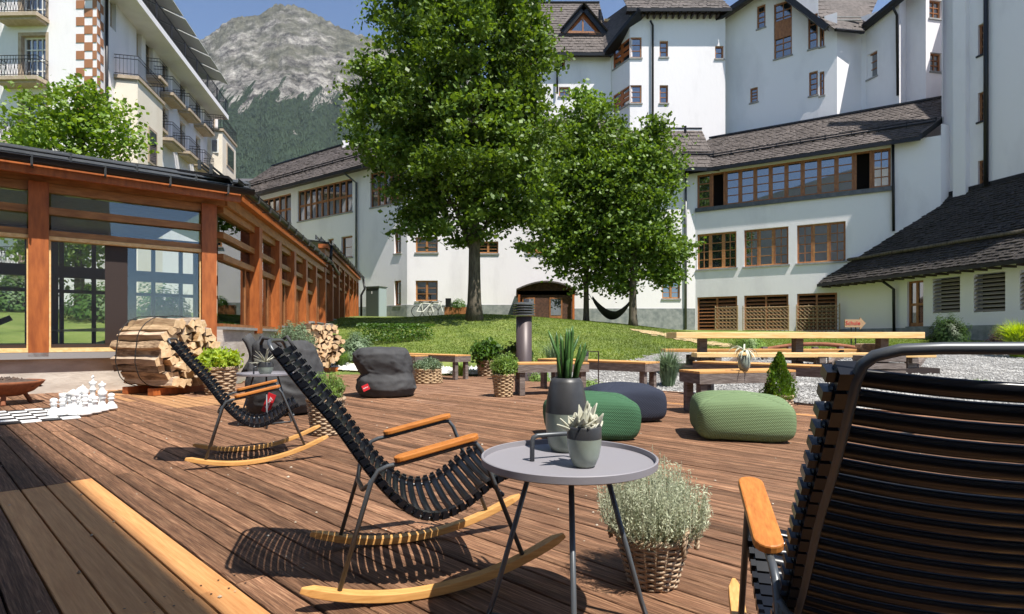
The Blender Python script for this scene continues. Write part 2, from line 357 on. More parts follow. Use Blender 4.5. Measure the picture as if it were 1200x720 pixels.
def shingles(mb, A, B, C, D, rows, cols, th=.03, jit=.25, seed=3):
    "roof plane eave A->B, top D<-C; overlapping slabs"
    g = random.Random(seed); A, B, C, D = map(Vector, (A, B, C, D)); nrm = (B-A).cross(D-A).normalized()
    if nrm.z < 0: nrm = -nrm
    for j in range(rows):
        t0, t1 = j/rows, min(1.0, (j+1.25)/rows)
        off = .5*(j % 2)
        L0, R0, L1, R1 = A.lerp(D, t0), B.lerp(C, t0), A.lerp(D, t1), B.lerp(C, t1)
        for i in range(cols+1):
            s0 = max(0, (i-off)/cols+g.uniform(-.1, .1)/cols); s1 = min(1, (i+1-off-.06)/cols)
            if s1-s0 < .2/cols: continue
            h = th*(1+g.uniform(-jit, jit)*2); dz = g.uniform(-.12, .12)/rows
            p0 = L0.lerp(R0, s0).lerp(L1.lerp(R1, s0), max(0, dz)); p1 = L0.lerp(R0, s1).lerp(L1.lerp(R1, s1), max(0, dz)); q1 = L1.lerp(R1, s1); q0 = L1.lerp(R1, s0)
            e = nrm*h
            mb.add([p0+e, p1+e, q1+nrm*.004, q0+nrm*.004, p0, p1], [(0, 1, 2, 3), (4, 5, 1, 0), (4, 0, 3), (5, 2, 1)])
    mb.quad(A, B, C, D)
    return mb
def catmull(P, n=8):
    P = [Vector(p) for p in P]; Q = [P[0]*2-P[1]]+P+[P[-1]*2-P[-2]]; out = []
    for i in range(1, len(Q)-2):
        a, b, c, d = Q[i-1:i+3]
        for k in range(n):
            t = k/n; out.append(.5*((2*b)+(c-a)*t+(2*a-5*b+4*c-d)*t*t+(3*b-a-3*c+d)*t**3))
    out.append(P[-1]); return out
def resample(P, step):
    out = [P[0]]; acc = 0.0
    for a, b in zip(P[:-1], P[1:]):
        L = (b-a).length; pos = step-acc
        while pos <= L: out.append(a.lerp(b, pos/L)); pos += step
        acc = (acc+L) % step if True else 0
    return out
# ---------------------------------------------------------------- terrain
TP = [(4, 7.6, -.05), (2.5, 9.3, -.05), (0, 12.8, -.03), (-4.4, 14, .0), (6, 12, .22), (3.5, 13, .2), (9, 12, .22), (10, 18, .5), (14, 20, .6), (19, 23, .7), (18, 30, 1.15),
      (14, 33, 1.3), (11.5, 34.5, 1.3), (13, 10, .05), (8, 5, -.05), (-1.4, 21.5, 1.66), (-1.8, 24.5, 1.95), (-3.6, 20, 1.2), (-2, 16, .45), (0, 15, .3), (2, 16, .42), (3, 20, .95), (5.6, 26, 1.5), (2, 25, 1.7),
      (-4.6, 20, .95), (-5, 28, 1.85), (-6.2, 34, 2.15), (0, 34, 1.95), (6, 34, 1.6), (9, 26, 1.05), (8, 20, .65), (-6.2, 18, .75), (-5.6, 15, .25), (-6, 12, 0), (-8, 13, .15), (-12, 17, 1.1),
      (-16, 22, 1.9), (-20, 27, 2.2), (-13, 9, .3), (0, 4, -.25), (-6, 4, -.25), (0, -6, -.3), (-14, 0, -.1), (12, -6, -.2), (26, 8, .2), (28, 22, .8), (-30, 20, 2.2), (-30, 0, .3), (0, 45, 2.4), (26, 40, 1.8), (-25, 42, 2.6), (0, -25, -.3), (-30, -25, -.2), (30, -25, -.2), (3.5, 5, -.25), (-3, 9, -.25)]
tp = np.array(TP, float)
def _phi(r2): return np.where(r2 > 0, r2*np.log(r2+1e-12)*.5, 0)
_n = len(tp); _A = np.zeros((_n+3, _n+3)); _d = ((tp[:, None, :2]-tp[None, :, :2])**2).sum(2); _A[:_n, :_n] = _phi(_d)+np.eye(_n)*6.0
_A[:_n, _n] = 1; _A[:_n, _n+1:] = tp[:, :2]; _A[_n, :_n] = 1; _A[_n+1:, :_n] = tp[:, :2].T
_w = np.linalg.solve(_A, np.concatenate([tp[:, 2], [0, 0, 0]]))
def terr(X, Y):
    X = np.asarray(X, float); Y = np.asarray(Y, float); xc = np.clip(X, -34, 34); yc = np.clip(Y, -28, 48)
    d = (xc[..., None]-tp[:, 0])**2+(yc[..., None]-tp[:, 1])**2
    return (_phi(d)*_w[:_n]).sum(-1)+_w[_n]+_w[_n+1]*xc+_w[_n+2]*yc
def tz(x, y): return float(terr(x, y))
def grid_mesh(name, xs, ys, zf):
    X, Y = np.meshgrid(xs, ys); Z = zf(X, Y); P = np.stack([X, Y, Z], -1).reshape(-1, 3); nx, ny = len(xs), len(ys)
    i = (np.arange(ny-1)[:, None]*nx+np.arange(nx-1)[None]).ravel(); return np_mesh(name, P, np.stack([i, i+1, i+nx+1, i+nx], 1), True)
gx = np.concatenate([np.linspace(-5000, -60, 9), np.arange(-44, 44.1, .5), np.linspace(60, 5000, 9)])
gy = np.concatenate([np.linspace(-3000, -60, 7), np.arange(-44, 56.1, .5), np.linspace(70, 1500, 9)])
# ground material: grass with worn earthy patches
mg = mat('mown_grass_ground', (.075, .11, .018), .95, (.22, .24, .07), scale=.9, col3=(.14, .185, .035), bump=.6, bscale=30, detail=8, contrast=(.3, .72), fine=.2)
ground = link('ground', grid_mesh('ground', gx, gy, terr), mg); tag(ground, kind='structure')
# gravel sheet that follows the ground
GP = [(-.9, 12.6), (2.2, 13.6), (4.4, 16.0), (8.2, 17.8), (13, 18.6), (19.2, 19.4), (30, 18), (30, -4), (9.4, -4), (9.4, .8), (2.2, 9.4)]
def inpoly(P, X, Y):
    X = np.asarray(X); Y = np.asarray(Y); c = np.zeros(X.shape, bool); n = len(P)
    for i in range(n):
        x0, y0 = P[i]; x1, y1 = P[(i+1) % n]
        k = ((y0 > Y) != (y1 > Y)) & (X < (x1-x0)*(Y-y0)/((y1-y0) if y1 != y0 else 1e-9)+x0); c ^= k
    return c
def sheet(name, poly, m, dz, step=.35, jit=.12):
    xs = np.arange(min(p[0] for p in poly), max(p[0] for p in poly)+step, step); ys = np.arange(min(p[1] for p in poly), max(p[1] for p in poly)+step, step)
    X, Y = np.meshgrid(xs, ys); cx = X[:-1, :-1]+step/2; cy = Y[:-1, :-1]+step/2; keep = inpoly(poly, cx+rng.normal(size=cx.shape)*jit, cy+rng.normal(size=cx.shape)*jit).ravel()
    Z = terr(X, Y)+dz; P = np.stack([X, Y, Z], -1).reshape(-1, 3); nx = len(xs); ny = len(ys)
    i = (np.arange(ny-1)[:, None]*nx+np.arange(nx-1)[None]).ravel()[keep]; return link(name, np_mesh(name, P, np.stack([i, i+1, i+nx+1, i+nx], 1), True), m)
mgr = mat('grey_gravel', (.10, .097, .092), .95, (.33, .32, .305), scale=28, bump=1.0, bscale=34, contrast=(.38, .62), detail=6, fine=.25)
tag(sheet('gravel', GP, mgr, .012), kind='structure')
# loose stones on it
def stones(name, P, s, m, seed=2):
    g = np.random.default_rng(seed); n = len(P); base = np.array([(1, 0, 0), (0, 1, 0), (-1, 0, 0), (0, -1, 0), (0, 0, .75), (.1, .1, -.4)], float)
    fc = np.array([(0, 1, 4), (1, 2, 4), (2, 3, 4), (3, 0, 4), (1, 0, 5), (2, 1, 5), (3, 2, 5), (0, 3, 5)])
    sc = (s*g.uniform(.5, 1.5, n))[:, None, None]*g.uniform(.7, 1.3, (n, 1, 3)); a = g.uniform(0, 6.28, n); ca, sa = np.cos(a), np.sin(a)
    v = base[None]*(1+g.normal(size=(n, 6, 3))*.18)*sc; x = v[..., 0]*ca[:, None]-v[..., 1]*sa[:, None]; y = v[..., 0]*sa[:, None]+v[..., 1]*ca[:, None]
    v = np.stack([x, y, v[..., 2]], -1)+P[:, None, :]
    F_ = (fc[None]+np.arange(n)[:, None, None]*6).reshape(-1, 3); return link(name, np_mesh(name, v.reshape(-1, 3), F_), m)
n = 26000; D = 7.2+12*rng.random(n)**1.5; X = (rng.uniform(690, 1260, n)-600)/F*D; k = inpoly(GP, X, D); X = X[k]; D = D[k]
P = np.stack([X, D, terr(X, D)+.02], 1); so = stones('gravel_stones', P, .022, M['rock']); tag(so, 'loose pale grey gravel between the deck and the lawn', 'gravel', kind='stuff')
# white pebble strip along the deck's far edge
n = 1500; t = rng.random(n); X = -5.0+5.6*t; Y = 14.1-1.45*t+rng.random(n)*.75; P = np.stack([X, Y, terr(X, Y)+.045], 1)
k = t < .97; so = stones('pebbles', P[k], .06, mat('white_pebble', (.50, .48, .45), .8, (.70, .69, .66), scale=1.5), 5); tag(so, 'white pebbles in a strip along the far edge of the deck', 'pebbles', kind='stuff')
n = 500; t = rng.random(n); X = 1.3+1.3*t; Y = 10.7-1.4*t+rng.random(n)*.4; P = np.stack([X, Y, terr(X, Y)+.03], 1)
so = stones('edge_stones', P, .05, M['rock'], 6); tag(so, 'rounded grey stones beside the tall grass at the deck edge', 'stones', kind='stuff')
# lawn blades
def on_lawn(X, Y):
    return ~inpoly(GP, X, Y)
n = 170000; D = 13+14*rng.random(n); X = (rng.uniform(395, 1230, n)-600)/F*D
k = on_lawn(X, D) & ~((D < 14.6-.25*X) & (X < 1)) ; X = X[k]; D = D[k]
nz = np.array([noise.noise(Vector((x*.7, y*.7, 0))) for x, y in zip(X[::40], D[::40])])
h = .025+.03*rng.random(len(X)); Z = terr(X, D); a = rng.uniform(0, 6.28, len(X)); wd = .009+.006*rng.random(len(X))
lean = rng.normal(size=(len(X), 2))*.03
P = np.stack([np.stack([X-wd*np.cos(a), D-wd*np.sin(a), Z], 1), np.stack([X+wd*np.cos(a), D+wd*np.sin(a), Z], 1), np.stack([X+lean[:, 0], D+lean[:, 1], Z+h], 1)], 1).reshape(-1, 3)
o = link('lawn_grass', np_mesh('lawn_grass', P, np.arange(len(P)).reshape(-1, 3)), M['grassleaf']); tag(o, 'short sunlit lawn grass on the mound behind the deck', 'grass', kind='stuff')
# bark mulch path on the mound, bare earth bank at the big trunk
MP = [(4.9, 23.0), (6.0, 22.9), (7.4, 20.2), (8.3, 18.5), (7.2, 18.2), (6.1, 20.4)]
o = sheet('mulch_path', MP, M['mulch'], .03, .22, .2); tag(o, kind='structure')
# ---------------------------------------------------------------- deck
U = Vector((-.7399, .6727, 0)); N = Vector((.6727, .7399, 0)); PITCH = .1185; N0 = .825
DK = [(9.6, .9), (4.15, 7.35), (2.6, 9.25), (-.1, 12.55), (-4.6, 13.75), (-6.6, 14.4), (-5.35, 10.9), (-8.1, 8.75), (-10.5, 6.9), (-10.5, -1.5), (9.6, -1.5)]
joist = sheet('deck', [(x*1.0, y) for x, y in DK], M['under'], 0, .4, 0); 
for v in joist.data.vertices: v.co.z = -.045
tag(joist, kind='structure')
seams = [-7.0, -4.9, -2.7, -.4, 2.17, 4.42, 6.9, 9.3, 11.7, 14.1, 16.5]
segs = []
for r in range(-34, 118):
    nn = N0-PITCH*(r+.5)*-1  # row centre
    us = np.arange(-14, 18, .05); X = U.x*us+N.x*nn; Y = U.y*us+N.y*nn; ins = inpoly(DK, X, Y)
    if not ins.any(): continue
    idx = np.where(ins)[0]; runs = np.split(idx, np.where(np.diff(idx) > 1)[0]+1)
    shift = 0 if r < 12 else (1.1*((r//9) % 2))
    for run in runs:
        a, b = us[run[0]], us[run[-1]]
        cuts = [a]+[s+shift for s in seams if a+.15 < s+shift < b-.15]+[b]
        for c, d in zip(cuts[:-1], cuts[1:]): segs.append((r, nn, c, d))
def seg_score(s):
    m = U*((s[2]+s[3])/2)+N*s[1]; 
    if m.y < .9: 
        e = max((U*s[2]+N*s[1]).y, (U*s[3]+N*s[1]).y)
        if e < 1.6: return -1
        return 1/(1.2**2)
    px = abs(m.x)/m.y*F
    return -1 if px > 900 and m.y > 1 else 1/m.y**2
segs = [s for s in segs if seg_score(s) > 0]
segs.sort(key=seg_score, reverse=True)
def is_new(r, u):
    if r in (-1, -2, -3, -4) and u < 4.42: return 'deck_new'
    if r == -3 and u > 9.3: return 'deck_new'
    m = U*u+N*(N0+PITCH*(r+.5))
    if -6.7 < m.x < -3.6 and 7.4 < m.y < 9.4 and (m.x+5.0)*.62+(m.y-8.0) < .75 and (m.x+5.0)*.6+(m.y-8.0) > -.15: return 'deck_mid'
    if r in (53,) and 0 < u < 5: return 'deck_new'
    return 'deck'
cache = {}
def plank_mesh(L, W=PITCH-.009, T=.026):
    k = round(L, 1)
    if k not in cache:
        mb = MB(); c = .003; h = W/2; x = L/2-.002; nx = 1
        prof = [(-h, -T), (-h, -c), (-h+c, 0), (-h*.52, 0), (-h*.48, -.0015), (h*.48, -.0015), (h*.52, 0), (h-c, 0), (h, -c), (h, -T)]
        prof = [(-h, -T), (-h, -c), (-h+c, 0), (h-c, 0), (h, -c), (h, -T)]
        for s in (-x, x): mb.v += [(s, y, z) for y, z in prof]
        n_ = len(prof)
        for i in range(n_-1): mb.f.append((i, i+n_, i+n_+1, i+1)); mb.mi.append(0)
        mb.f.append(tuple(range(n_))); mb.f.append(tuple(range(n_, 2*n_))[::-1]); mb.mi += [0, 0]
        cache[k] = mb
    return cache[k]
mcache = {}
ang = math.atan2(U.y, U.x)
MBrest = {'deck_new': MB(), 'deck_mid': MB(), 'deck': MB()}
for i, (r, nn, a, b) in enumerate(segs):
    new = is_new(r, (a+b)/2); c = U*((a+b)/2)+N*nn; L = b-a
    dz = rnd.uniform(-.002, .002)
    if i < 290:
        key = (round(L, 1), new)
        if key not in mcache: mcache[key] = plank_mesh(L).mesh('plank'); 
        o = link('plank', mcache[key], M[new], joist); o.location = (c.x, c.y, dz); o.rotation_euler = (rnd.uniform(-.01, .01), 0, ang+rnd.uniform(-.0006, .0006)); o.scale = (L/round(L, 1), 1, 1)
    else:
        h = (PITCH-.012)/2; q = [c-U*(L/2-.003)*1-N*h, c+U*(L/2-.003)-N*h, c+U*(L/2-.003)+N*h, c-U*(L/2-.003)+N*h]
        MBrest[new].add([(p.x, p.y, dz) for p in q]+[(p.x, p.y, dz-.025) for p in q], [(0, 1, 2, 3), (0, 4, 5, 1), (3, 2, 6, 7), (1, 5, 6, 2), (0, 3, 7, 4)])
mfar = mat('far_deck_wood', (.06, .032, .022), .75, (.48, .29, .18), scale=5.2, stretch=(1, 1, 1), contrast=(.28, .72), detail=8, col3=(.22, .115, .068), spec=.3)
# stretch the grain of the joined planks along their length
_fn = mfar.node_tree.nodes; _mp = [x for x in _fn if x.type == 'MAPPING'][0]
_mp.vector_type = 'TEXTURE'; _mp.inputs['Rotation'].default_value = (0, 0, ang); _mp.inputs['Scale'].default_value = (3.2, .20, 1)
o = MBrest['deck'].local('deck_boards', mfar, joist); tag(o, kind='stuff')
for k_ in ('deck_new', 'deck_mid'):
    if MBrest[k_].v: o = MBrest[k_].local('new_deck_boards', M[k_], joist); tag(o, kind='stuff')
# bits of dry leaf and grit lying on the boards
n = 420; X = rng.uniform(-5, 4, n); Y = rng.uniform(1.2, 11, n); k = inpoly([(4.0, 7.2), (-.2, 12.3), (-5.2, 10.5), (-8, 8.5), (-6, 2), (1.5, 1.2), (4, 3)], X, Y); P = np.stack([X[k], Y[k], np.full(k.sum(), .004)], 1)
so = stones('leaf_litter', P, .0065, mat('dry_leaf_bits', (.20, .14, .08), .9, (.55, .48, .38), scale=1.0), 15); tag(so, 'small dry leaf bits and grit scattered on the deck boards', 'leaf litter', kind='stuff')
# nail heads near the camera
mb = MB()
for (r, nn, a, b) in segs[:290]:
    for e in (a+.05, b-.05):
        for s in (-.03, .03):
            p = U*e+N*(nn+s)
            if p.y > .8: mb.add([(p.x+.0045*math.cos(k*1.047), p.y+.0045*math.sin(k*1.047), .0035) for k in range(6)], [tuple(range(6))])
tag(mb.local('nail_heads', 'metal_dark', joist), kind='stuff')
# timber edging of the deck towards the gravel
for i, (p, q) in enumerate([((4.2, 7.32), (2.62, 9.28)), ((2.6, 9.3), (-.08, 12.6)), ((9.6, .86), (4.22, 7.3)), ((-.12, 12.6), (-4.6, 13.8))]):
    mb = MB(); mb.bar(Vector((0, 0, 0)), Vector((q[0]-p[0], q[1]-p[1], 0)), .05, .16); o = mb.local('edge_board', 'deck', joist, loc=(p[0], p[1], -.07))
# ---------------------------------------------------------------- mountain
ridge = [(-900, 250), (-300, 190), (0, 140), (120, 105), (200, 72), (232, 50), (240, 44), (252, 36), (261, 29), (273, 21), (292, 19), (304, 18), (312, 12), (322, 5), (344, 6), (365, 14), (383, 24), (399, 33), (414, 38), (441, 48), (500, 75), (620, 110), (800, 160), (1100, 210), (2100, 280)]
rx = np.array([r[0] for r in ridge], float); ry = np.array([r[1] for r in ridge], float)
ax = np.concatenate([np.linspace(-900, 130, 30), np.arange(140, 470, 1.6), np.linspace(480, 2100, 50)]); J = 150
D0, D1 = 900., 3300.
P = np.zeros((J, len(ax), 3))
for j in range(J):
    t = j/(J-1); Dj = D0+(D1-D0)*t
    for i, x in enumerate(ax):
        yr = np.interp(x, rx, ry)+1.2*noise.noise(Vector((x*.09, 3, 0)))+2.4*noise.noise(Vector((x*.19, 8, 0)))+1.8*noise.noise(Vector((x*.4, 8, 0)))
        q = Vector((x*.022+t*.8, t*7.5+x*.006, 3.3)); rg = 0; amp = 1; fr = 1
        for k in range(6):
            rg += amp*(1-2*abs(noise.noise(q*fr))); amp *= .52; fr *= 2.05
        rg2 = noise.noise(Vector((x*.05, t*1.6, 9.)))*.9+noise.noise(Vector((x*.13, t*3, 2.)))*.5
        env = math.sin(math.pi*min(1, t))**.7
        ys = 402-(402-yr)*(t**.93)
        Dd = Dj+(rg-.7)*75*env*(.25+t)+rg2*60*env
        z = CH+(HZ-ys)*Dd/F+(rg-.8)*14*env*(.3+t)
        P[j, i] = ((x-600)/F*Dd, Dd, z)
nx = len(ax); i_ = (np.arange(J-1)[:, None]*nx+np.arange(nx-1)[None]).ravel()
mm = bpy.data.materials.new('mountain_rock_and_forest'); mm.use_nodes = True
n_ = mm.node_tree.nodes; l_ = mm.node_tree.links; p_ = n_['Principled BSDF']; p_.inputs['Roughness'].default_value = .95; p_.inputs['Specular IOR Level'].default_value = .1
geo = n_.new('ShaderNodeNewGeometry'); sep = n_.new('ShaderNodeSeparateXYZ'); l_.new(geo.outputs['Position'], sep.inputs[0])
def NZ(scale, detail=6, stretch=(1, 1, 1), rough=.6):
    mp = n_.new('ShaderNodeMapping'); mp.inputs['Scale'].default_value = stretch; l_.new(geo.outputs['Position'], mp.inputs[0])
    t = n_.new('ShaderNodeTexNoise'); t.inputs['Scale'].default_value = scale; t.inputs['Detail'].default_value = detail; t.inputs['Roughness'].default_value = rough; l_.new(mp.outputs[0], t.inputs['Vector']); return t.outputs['Fac']
def ramp(fac, stops):
    r = n_.new('ShaderNodeValToRGB'); l_.new(fac, r.inputs[0]); e = r.color_ramp.elements
    e[0].position, e[0].color = stops[0][0], (*stops[0][1], 1); e[1].position, e[1].color = stops[-1][0], (*stops[-1][1], 1)
    for s in stops[1:-1]: x = e.new(s[0]); x.color = (*s[1], 1)
    return r.outputs[0]
def mth(op, a, b=None, c=None):
    m = n_.new('ShaderNodeMath'); m.operation = op
    for k, v in enumerate((a, b, c)):
        if v is None: continue
        if isinstance(v, (int, float)): m.inputs[k].default_value = v
        else: l_.new(v, m.inputs[k])
    return m.outputs[0]
def mixc(f, a, b):
    m = n_.new('ShaderNodeMix'); m.data_type = 'RGBA'; l_.new(f, m.inputs[0]); l_.new(a, m.inputs[6]); l_.new(b, m.inputs[7]); return m.outputs[2]
rock = ramp(NZ(.017, 10, (1, .5, 1.2), .72), [(.38, (.06, .054, .05)), (.46, (.20, .185, .17)), (.55, (.37, .345, .31)), (.66, (.64, .60, .54))])
grs = ramp(NZ(.02, 6), [(.3, (.075, .08, .05)), (.7, (.16, .155, .10))])
gf = ramp(mth('ADD', NZ(.0042, 7, (1, 1, 1.5)), mth('MULTIPLY', mth('SUBTRACT', sep.outputs[2], 1150.), .00022)), [(.52, (0, 0, 0)), (.66, (.75, .75, .75))])
up = mixc(gf, rock, grs)
frst = ramp(NZ(.05, 4, (1, 1, .45)), [(.35, (.016, .030, .018)), (.68, (.055, .085, .042))])
hz = mth('ADD', mth('SUBTRACT', mth('DIVIDE', sep.outputs[2], 1000.), .74), mth('ADD', mth('MULTIPLY', mth('SUBTRACT', NZ(.0075, 4, (2.4, .3, .22)), .5), 1.25), mth('MULTIPLY', mth('SUBTRACT', NZ(.03, 4, (1, 1, .4)), .5), .25)))
ff = ramp(hz, [(.0, (0, 0, 0)), (.40, (0, 0, 0)), (.44, (1, 1, 1)), (1, (1, 1, 1))])
l_.new(mixc(ff, frst, up), p_.inputs['Base Color'])
bn = n_.new('ShaderNodeBump'); bn.inputs['Strength'].default_value = 1.0; bn.inputs['Distance'].default_value = 85; l_.new(NZ(.013, 10, (1.3, 1, .8), .7), bn.inputs['Height']); l_.new(bn.outputs[0], p_.inputs['Normal'])
mtn = link('mountain', np_mesh('mountain', P.reshape(-1, 3), np.stack([i_, i_+1, i_+nx+1, i_+nx], 1), True), mm); tag(mtn, kind='structure')
# conifers on its lower slope
g = np.random.default_rng(11); vs = []; cnt = 0; NC = 22000
ii = g.integers(0, 0+int((ax < 470).sum())-1, NC*2); jj = g.uniform(12, J*.80, NC*2).astype(int); ii = np.where(ax[ii] > 150, ii, 0); k = ii > 0; ii = ii[k][:NC]; jj = jj[k][:NC]
B = P[jj, ii]+(P[np.minimum(jj+1, J-1), ii+1]-P[jj, ii])*g.random((len(ii), 3)); B = B[B[:, 2] < 1120+90*np.sin(B[:, 0]*.025)+60*np.sin(B[:, 0]*.007+1)+g.normal(size=len(B))*35]
h = g.uniform(9, 17, len(B)); r_ = h*.2; c6 = [(math.cos(a), math.sin(a)) for a in np.arange(0, 6.28, 1.2566)][:5]
ring = np.stack([np.stack([B[:, 0]+r_*c, B[:, 1]+r_*s, B[:, 2]+0*h-2], 1) for c, s in c6], 1); tip = B+np.stack([0*h, 0*h, h], 1)
PV = np.concatenate([ring, tip[:, None]], 1).reshape(-1, 3); fc = np.array([(k, (k+1) % 5, 5) for k in range(5)]); Fc = (fc[None]+np.arange(len(B))[:, None, None]*6).reshape(-1, 3)
o = link('forest', np_mesh('forest', PV, Fc), M['forest_tree']); tag(o, 'dark conifer forest covering the lower mountain slope', 'forest', kind='stuff')
# ---------------------------------------------------------------- white main building
bld = thing('white_building', (5, 35, 0), 'large white plastered building with brown window bands, bays and steep shingled roofs behind the lawn', 'building')
Wc = Wall((-6.65, 35), (11.63, 35)); Wl = Wall((-6.65-1.47*12, 35+12), (-6.65, 35)); Ws = Wall((11.63, 35), (22.3, 28.7))
def PW(ax_, ay, bx_, by): return Wall(((ax_-600)/F*ay, ay), ((bx_-600)/F*by, by))
def awall(W, name, z0, zt, rects, u0=0., u1=None, m='plaster', parent=None, depth=.22):
    return wall_mesh(MB(), W, z0, zt, rects, u0, u1, depth).build(name, m, parent or bld)
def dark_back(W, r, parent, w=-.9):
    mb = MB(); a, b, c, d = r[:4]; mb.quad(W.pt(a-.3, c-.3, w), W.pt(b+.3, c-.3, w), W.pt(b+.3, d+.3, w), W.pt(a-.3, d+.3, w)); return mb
# central ground and first floors
cw = [dict(r=(487, 513, 278, 296), c=2, k=3), dict(r=(487, 513, 329, 353), c=2, k=3), dict(r=(617, 641, 283, 297), c=2, k=3), dict(r=(776, 797, 330, 350), c=2, k=3), dict(r=(560, 584, 283, 297), c=2, k=3)]
rc = [Wc.rect(*d['r']) for d in cw]
uT = Wc.u(600)
awall(Wc, 'wall', 1.0, 12.2, [r for r in rc if r[1] < uT], 0, uT)
awall(Wc, 'wall', 1.0, 12.2, [r for r in rc if uT < r[0] < Wc.u(716)], uT, Wc.u(716))
awall(Wc, 'wall', 1.0, 11.4, [r for r in rc if r[0] > Wc.u(716)], Wc.u(716), Wc.L)
Wt = Wall(((600-600)/F*39, 39), ((716-600)/F*39, 39)); rc2 = [Wt.rect(655, 668, 102, 113), Wt.rect(650, 662, 68, 80), Wt.rect(610, 624, 68, 80), Wt.rect(612, 624, 122, 138)]
awall(Wt, 'wall', 8.0, 20.7, rc2)
for r in rc: window(Wc, r, bld, 2, 3, fm='wood_hon', posts=[1], rec=.12)
for r in rc2: window(Wt, r, bld, 2, 2, rec=.12)
pl = MB(); Wc.bx(pl, 0, Wc.u(603), -.05, .04, .8, 2.95); Wc.bx(pl, Wc.u(671), Wc.u(814.5), -.05, .04, .8, 2.72); pl.build('plinth', 'plinth', bld)
# left wing with the long upper window bands
ls = [Wl.rect(349, 381, 0, 0), ]
def band(W, x0, x1, ztop, zbot): return (W.u(x0), W.u(x1), zbot, ztop)
bz0, bz1 = 9.55, 11.85
bands = [band(Wl, 300, 341, bz1, bz0), band(Wl, 349, 413, bz1, bz0), band(Wl, 434, 474, bz1, bz0)]
sm = [Wl.rect(400, 413, 277, 302), Wl.rect(462, 470, 268, 297), Wl.rect(462, 470, 329, 358), Wl.rect(384, 391, 280, 300)]
awall(Wl, 'wall', 1.0, 12.2, bands+sm, 0, None)
for b, cn in zip(bands, (6, 9, 5)): window(Wl, b, bld, cn, 2, fm='window_wood', mw=.16, rec=.10, posts=list(range(1, cn)))
for r in sm: window(Wl, r, bld, 1, 2, rec=.14)
mb = MB(); Wl.bx(mb, 6, Wl.L-.02, -.05, .04, .8, 2.95); mb.build('plinth', 'plinth', bld)
# left wing roof
def roofplane(W, u0, u1, over, ze, run, rise, rows, cols, m='shingle', name='roof', parent=None, th=.04, seed=1, utop=None):
    A = W.pt(u0, ze, over); B = W.pt(u1, ze, over); C = W.pt(utop or u1, ze+rise*(run+over)/run, -run); D = W.pt(u0, ze+rise*(run+over)/run, -run)
    o = shingles(MB(), A, B, C, D, rows, cols, th, seed=seed).build(name, m, parent or bld); tag(o, kind='stuff')
    e = MB(); n = W.n; e.obox(A-W.d*.05-Vector((0, 0, .22))-n*.03, B-A+W.d*.1, n*.09, (0, 0, .2)); e.build('gutter', 'metal_dark', parent or bld)
    e = MB(); e.quad(A-Vector((0, 0, .1)), B-Vector((0, 0, .1)), W.pt(u1, ze-.02, 0), W.pt(u0, ze-.02, 0)); e.build('soffit', 'frame_dark', parent or bld)
    e = MB(); e.bar(D+Vector((0, 0, .06)), C+Vector((0, 0, .06)), .25, .1); e.build('ridge_cap', 'metal_dark', parent or bld)
    for t in (.28,):
        e = MB(); a = A.lerp(D, t)+Vector((0, 0, .14)); b = B.lerp(C, t)+Vector((0, 0, .14)); e.tube([a, b], .05, 6); e.tube([a+Vector((0, 0, .14)), b+Vector((0, 0, .14))], .03, 6)
        L = (b-a).length; k = int(L/1.2)
        for i in range(k+1): p = a.lerp(b, i/max(1, k)); e.bar(p-Vector((0, 0, .15)), p+Vector((0, 0, .2)), .04, .04)
        e.build('snow_guard', 'metal_dark', parent or bld)
    return A, B, C, D
roofplane(Wl, 0, Wl.L+.3, .8, 12.2, 4.2, 3.6, 20, 80, seed=2)
roofplane(Wc, -.2, uT, .8, 12.2, 4.2, 3.6, 12, 20, seed=3)
roofplane(Wt, -.2, Wt.L, .6, 20.7, 5.2, 6.2, 20, 24, seed=4)
roofplane(Wc, uT-.2, Wc.u(790), .8, 12.2, 4.2, 3.6, 12, 24, seed=4)
# chimney on the left wing
p = vp(409, 172, 44.2); ch = MB(); ch.box(p.x-.4, p.x+.4, p.y-.4, p.y+.4, 14.5, p.z+.35); ch.build('chimney', 'plaster', bld)
# dormer
dm = MB(); a = vp(659, 38, 40.2); b = vp(710, 40, 40.2); c = vp(684, 8, 40.2); back = Vector((0, 4.5, 0))
def prism(mb, tri, off): 
    mb.add(list(tri)+[t+off for t in tri], [(0, 1, 2), (5, 4, 3), (0, 3, 4, 1), (1, 4, 5, 2), (2, 5, 3, 0)])
prism(dm, (a+V(0, .25, 0), b+V(0, .25, 0), c+V(0, .25, 0)), back); dmo = dm.build('dormer', 'wood_red', bld)
m2 = MB(); m2.bar(a, c, .5, .16, (0, -1, 0)); m2.bar(c, b, .5, .16, (0, -1, 0)); m2.build('verge', 'metal_dark', dmo)
for sgn in (0,): 
    m2 = MB(); m2.quad(a+V(-.1, -.3, .12), c+V(0, -.3, .14), c+V(0, 4.5, .14), a+V(-.1, 4.5, .12)); m2.quad(c+V(0, -.3, .14), b+V(.1, -.3, .12), b+V(.1, 4.5, .12), c+V(0, 4.5, .14)); m2.build('dormer_roof', 'shingle', dmo)
g1 = MB(); g1.add([vp(668, 38, 40.33), vp(698, 38, 40.33), vp(683, 22, 40.33)], [(0, 1, 2)]); g1.build('pane', 'glass', dmo)
m2 = MB(); m2.bar(vp(683, 38, 40.3), vp(683, 21, 40.3), .1, .1); m2.bar(a+V(0, .1, .05), b+V(0, .1, .05), .2, .2); m2.build('window_frame', 'window_wood', dmo)
